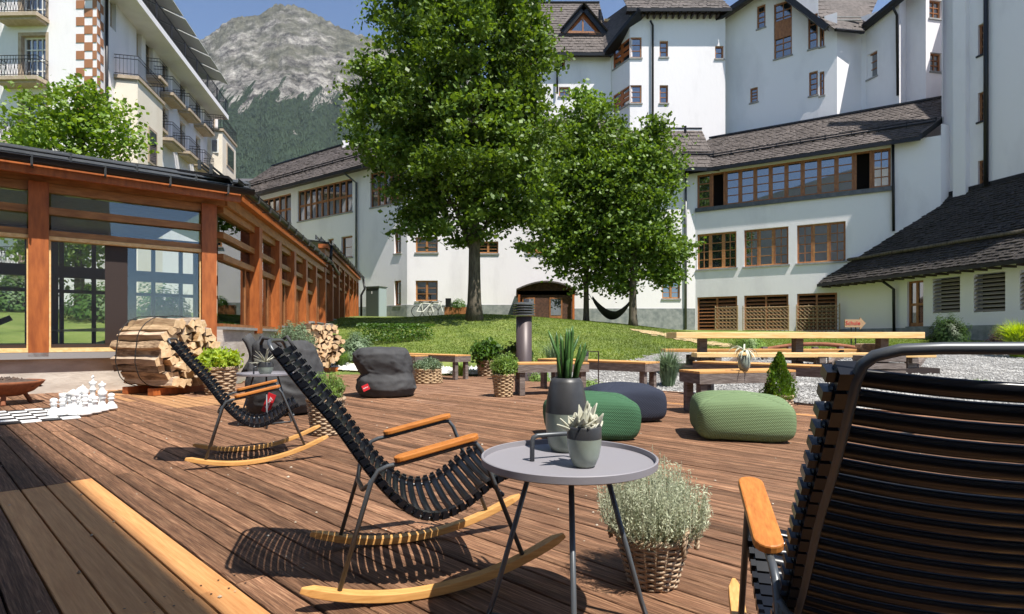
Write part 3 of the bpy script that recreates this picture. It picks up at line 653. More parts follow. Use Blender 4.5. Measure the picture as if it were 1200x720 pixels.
# bay in front of the tall block
Wb = PW(738, 37.2, 850, 37.2); Wbs = PW(716, 39.1, 738, 37.2)
tb = [(773, 783, 48, 67), (773, 783, 100, 121), (861, 869, 55, 67)][:2]
rb = [Wb.rect(*t) for t in tb]+[(Wb.u(726), Wb.u(738.6)+.0, 0, 0)][:0]
rb3 = [(0.02, .8, Wb.z(730, 121), Wb.z(730, 100)), (0.02, .8, Wb.z(730, 68), Wb.z(730, 44))]
rb4 = [(Wb.u(838), Wb.u(848), Wb.z(845, 69), Wb.z(845, 54))]
ZB = CH+378*37.2/F
awall(Wb, 'wall', 8.0, ZB, rb+rb3+rb4)
for r in rb: window(Wb, r, bld, 1, 3, rec=.12, mw=.05)
for r in rb4: window(Wb, r, bld, 1, 2, rec=.1)
for r in rb3: window(Wb, r, bld, 1, 3, rec=.05)
rs = [(.25, Wbs.L-.01, rb3[0][2], rb3[0][3]), (.25, Wbs.L-.01, rb3[1][2], rb3[1][3])]
awall(Wbs, 'wall', 8.0, ZB-.7, rs)
for r in rs: window(Wbs, r, bld, 2, 3, fm='wood_red', rec=.05, mw=.25)
roofplane(Wb, -.3, Wb.L+.1, .7, ZB, 5.0, 5.0, 18, 26, seed=5)
mb = MB(); mb.bar(vp(711, 64, 38.3), vp(752, 13, 36.7), .9, .22, (0, 0, 1)); mb.build('verge', 'metal_dark', bld)
mb = MB(); mb.add([vp(711, 62, 38.0), vp(752, 12, 36.8), vp(770, -20, 40), vp(700, 30, 42)], [(0, 1, 2, 3)]); mb.build('roof_flank', 'shingle', bld)
mb = MB()
for i in range(14): 
    u = .3+i*.42; Wb.bx(mb, u, u+.12, 0, .5, ZB-.32, ZB-.1)
tag(mb.build('rafter_ends', 'frame_dark', bld), kind='stuff')
mb = MB(); mb.bar(vp(764, 6, 38.2), vp(845, 10, 38.2), .14, .22); mb.build('snow_beam', 'wood_pale', bld)
mb = MB(); mb.bar(vp(708, 24, 41.3), vp(739, 26, 41.3), .14, .2); mb.build('snow_beam', 'wood_pale', bld)
mb = MB(); mb.tube([vp(703, 12, 42), vp(703, 26, 42)], .12, 8); mb.build('vent_pipe', 'metal_dark', bld)
# gabled stair block A
Wa = PW(848, 37.9, 959, 34.3)
ra = [Wa.rect(907, 928, 2, 67), Wa.rect(887, 897, 6, 33), Wa.rect(879, 888, 103, 120), Wa.rect(947, 958.3, 17, 57), Wa.rect(948, 958.3, 84, 112)]
awall(Wa, 'wall', 8.0, [(0, 22.77), (Wa.u(905), 23.9), (Wa.L, 20.59)], ra)
w = window(Wa, ra[0], bld, 2, 8, rec=.1, mw=.06)
mb = MB(); a, b, c, d = ra[0]; zz = c+(d-c)*.36; Wa.bx(mb, a+.02, b-.02, -.16, -.05, zz, zz+1.15); mb.build('wood_panel', 'window_wood', w)
for r in ra[1:]: window(Wa, r, bld, 1, 4, rec=.1, mw=.06)
mb = MB(); q0 = Wa.pt(-.6, 22.25, .9); q1 = Wa.pt(Wa.u(905), 23.48, .9); q2 = Wa.pt(Wa.L+.6, 19.5, .9)
mb.bar(q0, q1, .3, .3); mb.bar(q1, q2, .3, .3); mb.build('verge', 'metal_dark', bld)
mb = MB(); bk = -Wa.n*6
mb.quad(q0+V(0, 0, .18), q1+V(0, 0, .18), q1+bk+V(0, 0, .18), q0+bk+V(0, 0, .18)); mb.quad(q1+V(0, 0, .18), q2+V(0, 0, .18), q2+bk+V(0, 0, .18), q1+bk+V(0, 0, .18)); mb.build('roof', 'shingle', bld)
segw = [((959, 34.3), (981, 33.7), 20.21), ((981, 33.7), (1011, 34.5), 19.79), ((1011, 34.5), (1054, 32.2), [20.01, 20.33]), ((1054, 32.2), (1062, 32.7), 23), ((1062, 32.7), (1085, 31.4), 25), ((1085, 31.4), (1104, 31.6), 25)]
wins = {0: [(960.5, 966, 84, 112), (960.5, 966, 20, 55)], 2: [(1016, 1028, 62, 91)], 4: [], 5: [(1090, 1103.5, 62, 84), (1089, 1103.5, 0, 22)]}
for i, (p, q, zt) in enumerate(segw):
    W = PW(*p, *q); top = zt if not isinstance(zt, list) else [(0, zt[0]), (W.L, zt[1])]
    rr = [W.rect(*t) for t in wins.get(i, [])]
    awall(W, 'wall', 8.0, top, rr)
    for r in rr: window(W, r, bld, 2 if i == 5 else 1, 3, rec=.12, mw=.05)
    if i == 1: Wd = W
    if i == 2:
        mb = MB(); mb.bar(W.pt(-.3, 19.85, .35), W.pt(W.L+1, 20.54, .35), .5, .2); mb.build('verge', 'metal_dark', bld)
        mb = MB(); a_ = W.pt(-.3, 19.96, .5); b_ = W.pt(W.L+1, 20.64, .5); mb.quad(a_, b_, b_-W.n*5+V(0, 0, 3), a_-W.n*5+V(0, 0, 3)); mb.build('roof', 'shingle', bld)
A = vp(978, 35, 33.2); B = vp(1011, 38, 33.6); C = vp(1040, -25, 38); D_ = vp(905, -25, 38)
o = shingles(MB(), A, B, C, D_, 14, 14, .05).build('roof', 'shingle', bld); tag(o, kind='stuff')
mb = MB(); mb.tube([A+V(0, -.1, -.05), B+V(0, -.1, -.05)], .1, 8); mb.build('gutter', 'metal_dark', bld)
mb = MB(); a_, b_ = vp(976, 24, 34), vp(1009, 24, 34); mb.tube([a_, b_], .06, 6); mb.tube([a_+V(0, 0, .2), b_+V(0, 0, .2)], .04, 6); mb.build('snow_guard', 'sill', bld)
# strip-window wing
rw = [(Ws.u(817), Ws.u(1044), 9.05, 11.15)]
lw = [Ws.rect(817, 863, 275, 316, 817), Ws.rect(872, 924, 269, 313, 872), Ws.rect(934, 991, 266, 308, 934)]
lz = lambda u, a, b: (Ws.u(a), Ws.u(b), 1.3, 3.42)
lv = [(Ws.u(817), Ws.u(864), 1.3, 3.42), (Ws.u(872), Ws.u(924), 1.3, 3.42), (Ws.u(934), Ws.u(981), 1.3, 3.42)]
low = [(a, b, 5.18, 7.40) for a, b, _, _ in lw]
awall(Ws, 'wall', .8, 11.4, rw+low+lv, depth=.35)
a, b, c, d = rw[0]; nP = 12; step = (b-a)/nP
for k in range(nP):
    r = (a+k*step, a+(k+1)*step, c, d)
    if k in (1, 10):
        o = MB(); Ws.bx(o, r[0], r[0]+.12, -.2, -.02, c, d); Ws.bx(o, r[1]-.12, r[1], -.2, -.02, c, d); Ws.bx(o, r[0]+.12, r[1]-.12, -.2, -.05, d-.1, d); o = o.build('open_window', 'window_wood', bld)
    else: window(Ws, r, bld, 1 if k < 11 else 2, 4, fw=.11, mw=.05, rec=.08, sill=False)
mb = MB(); Ws.bx(mb, a-.1, b+.1, -.1, .14, 8.80, 9.04); mb.build('sill', 'metal_grey', bld)
for k, r in enumerate(low):
    a, b, c, d = r; t = (b-a)/3
    for j in range(3):
        rr = (a+j*t, a+(j+1)*t, c, d)
        window(Ws, rr, bld, 2 if j != 1 else 1, 4, fm='wood_hon' if j == 1 or k == 0 else 'window_wood', fw=.1, mw=.05, rec=.16, sill=False, curtain=False)
    mb = MB(); Ws.bx(mb, a-.08, b+.08, -.15, .08, c-.1, c-.003); mb.build('sill', 'sill', bld)
for r in lv:
    a, b, c, d = r; fr = MB()
    for u in (a, (a+b)/2-.05, b-.1): Ws.bx(fr, u, u+.1, -.3, -.08, c, d)
    Ws.bx(fr, a+.1, b-.1, -.3, -.1, d-.1, d); fo = fr.build('louvre_panel', 'window_wood', bld)
    for k in range(9):
        z = c+.06+k*(d-c-.2)/9
        for (p, q) in ((a+.1, (a+b)/2-.05), ((a+b)/2+.05, b-.1)):
            s = MB(); s.hexa([Ws.pt(p, z, -.1), Ws.pt(q, z, -.1), Ws.pt(q, z+.10, -.28), Ws.pt(p, z+.10, -.28), Ws.pt(p, z+.03, -.1), Ws.pt(q, z+.03, -.1), Ws.pt(q, z+.13, -.28), Ws.pt(p, z+.13, -.28)]); s.build('slat', 'window_wood', fo)
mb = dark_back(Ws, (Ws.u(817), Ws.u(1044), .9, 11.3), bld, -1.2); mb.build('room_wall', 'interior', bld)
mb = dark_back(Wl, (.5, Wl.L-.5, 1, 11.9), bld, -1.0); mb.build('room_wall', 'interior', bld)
A_, B_, C_, D2 = roofplane(Ws, -.5, Ws.u(1076), .47, 11.38, 2.85, 2.5, 20, 90, seed=8, utop=Ws.u(1076)+2.9)
mb = MB(); mb.obox(B_-V(0, 0, .15), C_-B_, Ws.d*.12, V(0, 0, .3)); mb.build('verge', 'metal_dark', bld)
# side return at the end of the roof and the block behind
awall(PW(1104, 29.3, 1105, 28.9), 'wall', 8, 24, [])
Wx = Wall((Ws.pt(Ws.L, 0).x, Ws.pt(Ws.L, 0).y), (23.2, 29.0)); awall(Wx, 'wall', 5, 12.0, [])
# lean-to roof above the central ground floor between the trees and the wing
Wc2 = Wall((9.6, 34.9), (13.0, 34.9)); roofplane(Wc2, 0, 3.2, .7, 11.42, 2.4, 2.7, 11, 12, seed=9)
mb = MB(); p = vp(803, 156, 36.5); mb.tube([p, p+V(0, 0, .45)], .09, 8); mb.build('vent_pipe', 'metal_dark', bld)
# right tall flank
Wr = Wall((22.8, 29.3), (25.6, 17.3)); rr = [(Wr.u(1146), Wr.u(1157), Wr.z(1150, b), Wr.z(1150, a)) for a, b in ((28, 64), (108, 142), (188, 222))]
awall(Wr, 'wall', 5.0, 21.0, rr)
for r in rr: window(Wr, r, bld, 2, 4, rec=.12, mw=.07, sillm='metal_dark')
mb = MB(); Wr.bx(mb, Wr.u(1121), Wr.u(1136), 0, .25, 5, 21); mb.build('wall_pier', 'plaster', bld)
# body behind so that light and shadow are right
mb = MB(); mb.v = []; 
pts = [(25.2, 31.3), (26.0, 17.5), (40, 19), (40, 45), (14.2, 45), (14.2, 41.5)]
mb.add([(x, y, 0) for x, y in pts]+[(x, y, 20.9) for x, y in pts], [tuple(range(6))[::-1], tuple(range(6, 12))]+[(i, (i+1) % 6, (i+1) % 6+6, i+6) for i in range(6)]); mb.build('rear_block', 'plaster', bld)
# drain pipes
def pipe(pts, r=.07, m='metal_dark', parent=bld):
    o = MB().tube(pts, r, 8).build('drain_pipe', m, parent, smooth=True); return o
pipe([vp(762, 24, 36.9), vp(765, 30, 37.05), vp(765, 155, 37.05)])
pipe([Wc.pt(Wc.u(803), 11.3, .12), Wc.pt(Wc.u(803), 1.4, .12)], m='metal_grey')
pipe([Wl.pt(Wl.u(413), 12.0, .7), Wl.pt(Wl.u(419), 11.4, .12), Wl.pt(Wl.u(419), 2.4, .12)], m='metal_grey')
pipe([vp(1046, 8, 32), vp(1051, 18, 32.2), vp(1052, 112, 32.2)])
pipe([Ws.pt(Ws.u(1046), 11.3, .2), Ws.pt(Ws.u(1047), 6.6, .12)])
pipe([Wr.pt(Wr.u(1158), 21, .14), Wr.pt(Wr.u(1158), 8.3, .14)], .10)
pipe([vp(653, 66, 38.8), vp(653, 110, 38.8)])
# ---------------------------------------------------------------- low annexe with the dark shingled roof
ann = thing('low_annexe', (19, 27, 0), 'low white annexe with a large dark shingled roof and louvred openings at the right', 'building')
Wn = Wall((18.4, 31.0), (21.45, 17.7))
lr = [(Wn.u(1093), Wn.u(1125), 2.02, 3.62), (Wn.u(1141), Wn.u(1178), 1.98, 3.62), (Wn.u(1195), Wn.u(1240), 2.0, 3.6)]
dr = (Wn.u(1063), Wn.u(1082), 1.35, 3.62)
awall(Wn, 'wall', 1.2, 4.35, lr+[dr], parent=ann)
mb = MB(); Wn.bx(mb, 0, Wn.u(1062), -.02, .06, .2, 1.36); Wn.bx(mb, Wn.u(1062), Wn.L, -.02, .06, .2, 1.42+.0); mb.build('plinth', 'plinth', ann)
for r in lr:
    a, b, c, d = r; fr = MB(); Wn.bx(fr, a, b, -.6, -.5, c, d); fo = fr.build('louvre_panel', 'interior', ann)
    for k in range(9):
        z = c+.02+k*(d-c-.05)/9; s = MB(); s.hexa([Wn.pt(a, z, -.02), Wn.pt(b, z, -.02), Wn.pt(b, z+.09, -.16), Wn.pt(a, z+.09, -.16), Wn.pt(a, z+.03, -.02), Wn.pt(b, z+.03, -.02), Wn.pt(b, z+.12, -.16), Wn.pt(a, z+.12, -.16)]); s.build('slat', mat('grey_timber_slat', (.30, .26, .21), .8) if 'slatm' not in globals() else slatm, fo)
        slatm = M.setdefault('slatm', bpy.data.materials['grey_timber_slat'])
do = window(Wn, dr, ann, 2, 2, rec=.12, mw=.12, sill=False, name='door'); mb = MB(); Wn.bx(mb, dr[0], dr[1], -.16, -.12, 1.35, 1.6); mb.build('door_panel', 'window_wood', do)
er = Wn.pt(-.6, 3.95, .85); el = Wn.pt(Wn.L, 3.95, .85); tr = Wn.pt(-1.6, 8.4, -4.0); tl = Wn.pt(Wn.L, 8.4, -4.0)
o = shingles(MB(), er, el, tl, tr, 34, 84, .042, .35, seed=12).build('roof', 'shingle_dk', ann); tag(o, kind='stuff')
mb = MB(); mb.obox(er-V(0, 0, .18), el-er, Wn.n*.12, V(0, 0, .16)); mb.build('gutter', 'metal_dark', ann)
mb = MB(); mb.quad(er-V(0, 0, .1), el-V(0, 0, .1), Wn.pt(Wn.L, 4.3, 0), Wn.pt(-.6, 4.3, 0)); mb.build('soffit', 'frame_dark', ann)
mb = MB(); a_ = er.lerp(tr, .24)+V(0, 0, .2); b_ = el.lerp(tl, .24)+V(0, 0, .2); mb.tube([a_.lerp(b_, k/12)+V(0, 0, rnd.uniform(-.02, .02)) for k in range(13)], .085, 8); mb.build('snow_log', 'bark', ann)
mb = MB()
for k in range(26):
    p = er.lerp(el, (k+.5)/26); mb.bar(p-V(0, 0, .2)-Wn.n*.7, p-V(0, 0, .2)+Wn.n*.02, .08, .1)
tag(mb.build('rafter_ends', 'frame_dark', ann), kind='stuff')
mb = MB(); q = Wn.pt(Wn.u(1046), 3.7, .6); q2 = Wn.pt(Wn.u(1050), 3.3, .15); mb.tube([q, q2, Wn.pt(Wn.u(1050), .9, .12)], .07, 8); mb.build('drain_pipe', 'metal_dark', ann, smooth=True)
mb = MB(); mb.bar(tr, tl, .3, .2); mb.build('ridge_cap', 'metal_dark', ann)
# ---------------------------------------------------------------- hotel on the far left
hot = thing('hotel', (-24, 33, 0), 'tall cream hotel with checkered quoins, iron balconies and a roof terrace at the far left', 'building')
Wf = Wall((-35, 27.9), (-20.6, 27.4)); Wg = Wall((-20.6, 27.4), (-24.6, 46.2))
zs_ = [16.7+3.1*k for k in range(1, 2)]+[16.7, 13.6, 10.5, 7.4, 4.3]
fr_ = []
for z in zs_:
    for xc in (39, -60): fr_.append((Wf.u(xc-18), Wf.u(xc+18), z+.05, z+2.5))
awall(Wf, 'wall', 1, 21, fr_, parent=hot, depth=.45)
for r in fr_:
    a, b, c, d = r; mb = MB(); Wf.bx(mb, a, a+.16, -.45, -.0, c, d-.0); Wf.bx(mb, b-.16, b, -.45, -.0, c, d); Wf.bx(mb, a+.16, b-.16, -.45, -.0, d-.16, d); mb.build('stone_surround', 'stone_trim', hot)
    window(Wf, (a+.16, b-.16, c, d-.16), hot, 4, 4, fm='frame_white', fw=.08, mw=.05, rec=.2, sill=False)
def balcony(W, u0, u1, z, out, parent, h=1.0, bars=True, slab='stone_trim', lattice=False):
    s = MB(); W.bx(s, u0, u1, 0, out, z-.18, z); W.bx(s, u0+.1, u1-.1, 0, out-.12, z-.3, z-.18); so_ = s.build('balcony', slab, parent)
    r = MB(); w = out-.05
    for zz in (z+h, z+.08, z+h-.18): 
        r.tube([W.pt(u0+.04, zz, 0.02), W.pt(u0+.04, zz, w), W.pt(u1-.04, zz, w), W.pt(u1-.04, zz, .02)], .02, 4)
    k = max(3, int((u1-u0)/.14))
    for i in range(k+1):
        u = u0+.04+(u1-u0-.08)*i/k; x = .07*math.sin(i*2.1) if lattice else 0
        r.tube([W.pt(u, z, w), W.pt(min(u1-.04, u+x), z+h*.5, w), W.pt(u, z+h, w)], .010, 3, cap=False)
        if lattice and i < k:
            u2 = u0+.04+(u1-u0-.08)*(i+1)/k; r.tube([W.pt(u, z+.1, w), W.pt(u2, z+h-.2, w)], .009, 3, cap=False); r.tube([W.pt(u2, z+.1, w), W.pt(u, z+h-.2, w)], .009, 3, cap=False)
    for u in (u0+.04, u1-.04):
        for ww in np.linspace(.1, w, max(2, int(w/.15))): r.tube([W.pt(u, z, ww), W.pt(u, z+h, ww)], .010, 3, cap=False)
    r.build('railing', 'metal_dark', so_)
for z in zs_: balcony(Wf, Wf.u(7), Wf.u(58), z, .75, hot, lattice=True)
for k in range(21):
    z = 21-.42*(k+1)
    for j in range(3):
        if (k+j) % 2 == 0 or j == 2 and False:
            a = Wf.L-1.05+.42*j; b = min(Wf.L, a+.42)
            if b-a > .1: mb = MB(); Wf.bx(mb, a, b, .0, .025, z, z+.42); mb.build('quoin_block', 'brown_tile', hot)
    mb = MB(); a = 0 if k % 2 else .3; Wg.bx(mb, a+.0, a+.3, 0, .025, z, z+.42); mb.build('quoin_block', 'brown_tile', hot)
pipe([Wg.pt(.75, 21, .1), Wg.pt(.75, 4, .1)], .07, parent=hot)
# side: doors, balconies
sb = [(170, 181, 64, 95), (186, 203, 89, 118), (207, 222, 110, 136), (226, 239, 128, 153), (170, 181, 125, 153), (186, 203, 144, 170), (207, 222, 161, 185), (226, 239, 176, 199)]
doors = []
def gu(px): return Wg.u(px)
for (x0, x1, y0, y1) in sb: z = Wg.z((x0+x1)/2, y1-3); doors.append((gu((x0+x1)/2)-.55, gu((x0+x1)/2)+.45, z, z+2.25, x0, x1))
for row in range(2):
    pass
bayz = Wg.z(163, 68)
extra = [(gu(129), gu(136), bayz+.0, bayz+2.3), (gu(160), gu(166), bayz, bayz+2.2), (gu(249), gu(255), Wg.z(250, 155), Wg.z(250, 155)+2.2)]
awall(Wg, 'wall', 1, 18.9, [d[:4] for d in doors]+extra, parent=hot, depth=.3)
for d in doors: window(Wg, d[:4], hot, 2, 3, fm='stone_trim', fw=.1, mw=.05, rec=.2, sill=False); balcony(Wg, gu(d[4])+.1, gu(d[5])-.1, d[2], .8, hot)
for d in extra: window(Wg, d, hot, 2, 3, fm='stone_trim', fw=.1, rec=.2, sill=False)
# two projecting bays with terraces on top
def bay(u0, u1, w, z1, win, small):
    mb = MB(); Wg.bx(mb, u0, u1, 0, w, 1, z1); bo = mb.build('bay', 'cream', hot); balcony(Wg, u0-.1, u1+.1, z1+.15, w+.1, hot, h=1.05)
    mb = MB(); a, b, c, d = win; Wg.bx(mb, a, b, w, w+.05, c, d); f = mb.build('window', 'stone_trim', bo)
    mb = MB(); Wg.bx(mb, a+.15, b-.15, w+.04, w+.07, c+.15, d-.15); g_ = mb.build('pane', 'glass', bo)
    p = Wg.pt(u0-.02, c+.6, w*.5); mb = MB(); mb.box(p.x-.3, p.x+.3, p.y-.04, p.y+.02, p.z, p.z+1.1); mb.build('side_window', 'frame_white', bo); mb = MB(); mb.box(p.x-.2, p.x+.2, p.y-.06, p.y-.04, p.z+.1, p.z+1.0); mb.build('pane', 'glass', bo)
zb = Wg.z(150, 56)-.3
bay(gu(134), gu(166), 1.1, 14.6, (gu(147), gu(158), 10.6, 12.6), None)
bay(gu(243), gu(260), 1.1, Wg.z(250, 160), (gu(248), gu(257), Wg.z(250, 160)-2.4, Wg.z(250, 160)-.6), None)
# roof terrace
mb = MB(); Wg.bx(mb, -.6, Wg.L-1.6, -.2, 1.25, 18.55, 18.9); mb.build('terrace_slab', 'plaster', hot)
r = MB()
for zz in (19.0, 19.95): r.tube([Wg.pt(-.5, zz, 1.2), Wg.pt(Wg.L-1.7, zz, 1.2), Wg.pt(Wg.L-1.7, zz, 0)], .03, 5)
for i in range(100):
    u = -.5+(Wg.L-1.2)*i/99; r.tube([Wg.pt(u, 18.9, 1.2), Wg.pt(u, 19.95, 1.2)], .045 if i % 12 == 0 else .013, 4, cap=False)
r.build('railing', 'metal_dark', hot)
aw = [(1+2.6*k, 2.4+2.6*k, 18.9, 21.2) for k in range(6)]
mb = MB(); Wg.bx(mb, 0, Wg.L-2, -1.4, -1.2, 18.9, 22); mb.build('attic_wall', mat('dark_attic', (.09, .075, .06), .8), hot)
for k in range(7):
    a, b = .2+2.4*k, 2.3+2.4*k
    if b > Wg.L-1.8: break
    mb = MB(); mb.add([Wg.pt(a, 22.1, -1.2), Wg.pt(b, 22.1, -1.2), Wg.pt(b, 21.0, 1.5), Wg.pt(a, 21.0, 1.5), Wg.pt(a, 22.16, -1.2), Wg.pt(b, 22.16, -1.2), Wg.pt(b, 21.06, 1.5), Wg.pt(a, 21.06, 1.5)], [(0, 3, 2, 1), (4, 5, 6, 7), (3, 7, 6, 2), (0, 1, 5, 4), (0, 4, 7, 3), (1, 2, 6, 5)]); mb.build('awning', 'awning', hot)
mb = MB(); Wg.bx(mb, -.5, Wg.L-.5, -7, .4, 22.15, 22.5); mb.build('roof', 'metal_grey', hot)
mb = MB(); x0, y0 = Wg.pt(.3, 0, -.4).x, Wg.pt(.3, 0, -.4).y
pts = [Wf.pt(.1, 0, -.7), Wf.pt(Wf.L-.7, 0, -.7), Wg.pt(Wg.L-.02, 0, -.7), Wg.pt(Wg.L-.02, 0, -12)]
mb.add([(p.x, p.y, 0) for p in pts]+[(p.x, p.y, 18.6) for p in pts], [(4, 5, 6, 7)]+[(i, (i+1) % 4, (i+1) % 4+4, i+4) for i in range(4)]); mb.build('body', 'cream', hot)
mb = MB(); Wend = Wall((Wg.pt(Wg.L, 0).x, Wg.pt(Wg.L, 0).y), (-36, 46)); wall_mesh(mb, Wend, 1, 18.9, []); mb.build('wall', 'cream', hot)
# low grey roof beyond the hotel
lo = thing('flat_roofed_house', (-23, 56, 0), 'low grey flat-roofed house between the cream hotel and the left wing', 'building')
mb = MB(); mb.box(-32, -17, 55, 66, 0, 15.9); mb.build('wall', 'metal_grey', lo); mb = MB(); mb.box(-33, -16, 54, 67, 15.95, 16.4); mb.build('roof', 'tray', lo); mb = MB(); mb.tube([(-24.6, 58, 16.4), (-24.6, 58, 18.2)], .12, 6); mb.build('mast', 'frame_white', lo)
# unseen block added behind the terrace; its corner leans to shape the deck shade
hb = thing('rear_shade_block', (0, -14, 0), 'plain white hotel block behind the terrace with rows of windows', 'building')


mb = MB(); pts = [Vector((2.225, -1.04, 0)), Vector((-22, -5.2, 0)), Vector((-20, -22, 0)), Vector((9, -20, 0))]; ptop = [Vector((1.625, -1.68, 0))]+pts[1:]
mb.add([(p.x, p.y, -1) for p in pts]+[(p.x, p.y, 20) for p in ptop], [(4, 5, 6, 7)]+[(i, (i+1) % 4, (i+1) % 4+4, i+4) for i in range(4)]); mb.build('wall', 'plaster', hb)
# ---------------------------------------------------------------- timber pavilion on the left
pav = thing('pavilion', (-5.7, 10.5, 0), 'glazed single-storey pavilion of orange stained timber with a black metal roof edge at the left', 'pavilion')
fd = Vector((.789, .615, 0)); c0 = Vector((-5.62, 10.55, 0))
Wp = Wall((c0-fd*9.9)[:2], c0[:2]); sd_ = Vector((-.17, 1, 0)).normalized(); Wq = Wall(c0[:2], (c0+sd_*23.9)[:2])
LP = Wp.L
def pbox(W, name, m, *a, parent=pav):
    mb = MB(); W.bx(mb, *a); return mb.build(name, m, parent)
# front: concrete base, sill, posts every 2.44 m
pbox(Wp, 'base_wall', 'concrete', 0, LP, -.25, -.02, -.3, .56)
pbox(Wp, 'ledge', mat('grey_concrete_ledge', (.27, .26, .26), .8), -.05, LP+.1, -.25, .10, .562, .665)
pu = [LP-.16-2.44*k for k in range(5)]
for u in pu: pbox(Wp, 'post', 'wood_red', u-.125, u+.125, -.18, .10, .60 if u > LP-3 else .62, 3.42)
zf = [(.67, .74, 'wood_pale'), (2.50, 2.56, 'wood_pale'), (2.56, 2.66, 'wood_hon'), (2.92, 3.04, 'wood_hon'), (3.28, 3.42, 'wood_hon')]
for a, b in zip(pu[1:], pu[:-1]):
    for z0, z1, m in zf: pbox(Wp, 'rail', m, a+.127, b-.127, -.12, .03+(.03 if m == 'wood_pale' else 0), z0+.001, z1-.001)
    pbox(Wp, 'jamb', 'wood_pale', a+.127, a+.15, -.12, .015, .74, 2.50); pbox(Wp, 'jamb', 'wood_pale', b-.15, b-.127, -.12, .015, .74, 2.50)
    for z0, z1 in ((.74, 2.50), (2.66, 2.92), (3.04, 3.28)):
        pbox(Wp, 'pane', 'glass_clear', a+.15, b-.15, -.075, -.06, z0+.01, z1-.01)
    pbox(Wp, 'door_frame', 'frame_dark', a+.15, b-.15, -.11, -.05, .745, .80)
    for k, uu in enumerate((.42,)):
        x = a+(b-a)*uu; pbox(Wp, 'mullion', 'frame_dark', x-.16, x+.16, -.13, -.045, .80, 2.5)
# fascia boards under the eave
pbox(Wp, 'fascia_board', 'wood_hon', -.3, LP+.12, -.1, .02, 3.425, 3.58); pbox(Wp, 'fascia_board', 'wood_red', -.5, LP+.30, .44, .50, 3.44, 3.62); pbox(Wp, 'soffit_board', 'wood_hon', -.5, LP+.2, .021, .439, 3.58, 3.61)
# side
def side_low(s): return 1.12 if s < 4.5 else 1.12+(s-4.5)*(2.08-1.12)/19.0
posts = [2.33, 4.2, 6.0, 7.74, 9.5, 11.5, 13.4, 15.3, 17.2, 19.1, 21.0, 22.6, 23.7]
prev = .12
for i, s in enumerate(posts):
    zt = 3.45 if s < 11 else 4.22; zl = side_low(s)
    pbox(Wq, 'post', 'wood_red', s-.13, s+.13, -.15, .16, zl-.12, zt)
    a, b = prev+.002, s-.132; zl2 = side_low((a+b)/2)
    for z0, z1, m in ((zl2, zl2+.06, 'window_wood'), (zt-1.04, zt-.92, 'wood_hon'), (zt-.62, zt-.50, 'wood_hon'), (zt-.14, zt, 'wood_hon')):
        pbox(Wq, 'rail', m, a, b, -.12, .06, z0+.001, z1-.001)
    pbox(Wq, 'pane', 'glass_side', a+.02, b-.02, -.06, -.045, zl2+.06, zt-.16)
    pbox(Wq, 'mullion', 'window_wood', b-.45, b-.38, -.1, -.02, zl2+.06, zt-1.04)
    if s > 6.5: pbox(Wq, 'base_fin', 'concrete', s-.13, s+.13, .16, .42, zl-.4, zl-.02)
    prev = s+.13
for a, b in ((.0, 4.4), (4.4, 9), (9, 14), (14, 19), (19, 23.9)):
    zl = side_low((a+b)/2); pbox(Wq, 'base_wall', 'concrete', a+(.105 if a == 0 else 0), b-.001, -.25, .05, -.4, zl-.06); pbox(Wq, 'ledge', 'sill', a+(.105 if a == 0 else 0), b-.001, -.2, .12, zl-.058, zl-.002)
for a, b, z in ((0, 11.3, 3.45), (11.3, 23.9, 4.22)):
    pbox(Wq, 'fascia_board', 'wood_hon', a+.10, b, -.1, .14, z+.002, z+.2); pbox(Wq, 'fascia_board', 'wood_red', a+.02, b, -.1, .27, z+.205, z+.36)
# roofs and gutters
def eave(W, u0, u1, z, over, name='roof'):
    mb = MB(); a = W.pt(u0, z, over); b = W.pt(u1, z, over); n = W.n
    mb.obox(a, b-a, -n*4.2+V(0, 0, .42), V(0, 0, .05)); mb.build(name, 'metal_dark', pav)
    g = MB(); L = (b-a).length; k = 12; prof = [(.02, -.02), (.05, -.08), (.11, -.10), (.16, -.07), (.175, 0)]
    vs = []; 
    for e in (a, b):
        for (w, dz) in prof: vs.append(e+n*w+V(0, 0, dz+.0))
    m_ = len(prof); g.add(vs, [(i, i+1, i+1+m_, i+m_) for i in range(m_-1)]); g.tube([a+n*.175, b+n*.175], .012, 5); g.build('gutter', 'metal_dark', pav, smooth=True)
    c = int(L/.85)
    for i in range(c):
        p = a.lerp(b, (i+.5)/c); h = MB(); h.bar(p+n*.0+V(0, 0, -.13), p+n*.17+V(0, 0, -.13), .03, .02); h.bar(p+n*.178+V(0, 0, -.13), p+n*.178+V(0, 0, .03), .03, .012); h.build('gutter_bracket', 'metal_grey', pav)
    for t, hh in ((.30, .17), (.5, .24)):
        s = MB(); p = a-n*t+V(0, 0, hh+.05); q = b-n*t+V(0, 0, hh+.05); s.tube([p, q], .022, 6); s.tube([p-V(0, 0, .07), q-V(0, 0, .07)], .018, 6)
        for i in range(c+1): r_ = p.lerp(q, i/c); s.bar(r_-V(0, 0, .15), r_+V(0, 0, .03), .05, .03)
        s.build('snow_guard', 'metal_grey', pav)
eave(Wp, -.4, LP+.50, 3.66, .52); eave(Wq, -.35, 11.4, 3.86, .30); eave(Wq, 11.4, 24.2, 4.62, .30)
mb = MB(); g_ = [Wq.pt(11.5, 4.55, .38), Wq.pt(11.4, 4.2, .38), Wq.pt(11.4, 3.9, .35), Wq.pt(14.2, 3.72, .3)]; mb.tube(g_, .06, 8); mb.build('drain_pipe', 'metal_dark', pav, smooth=True)
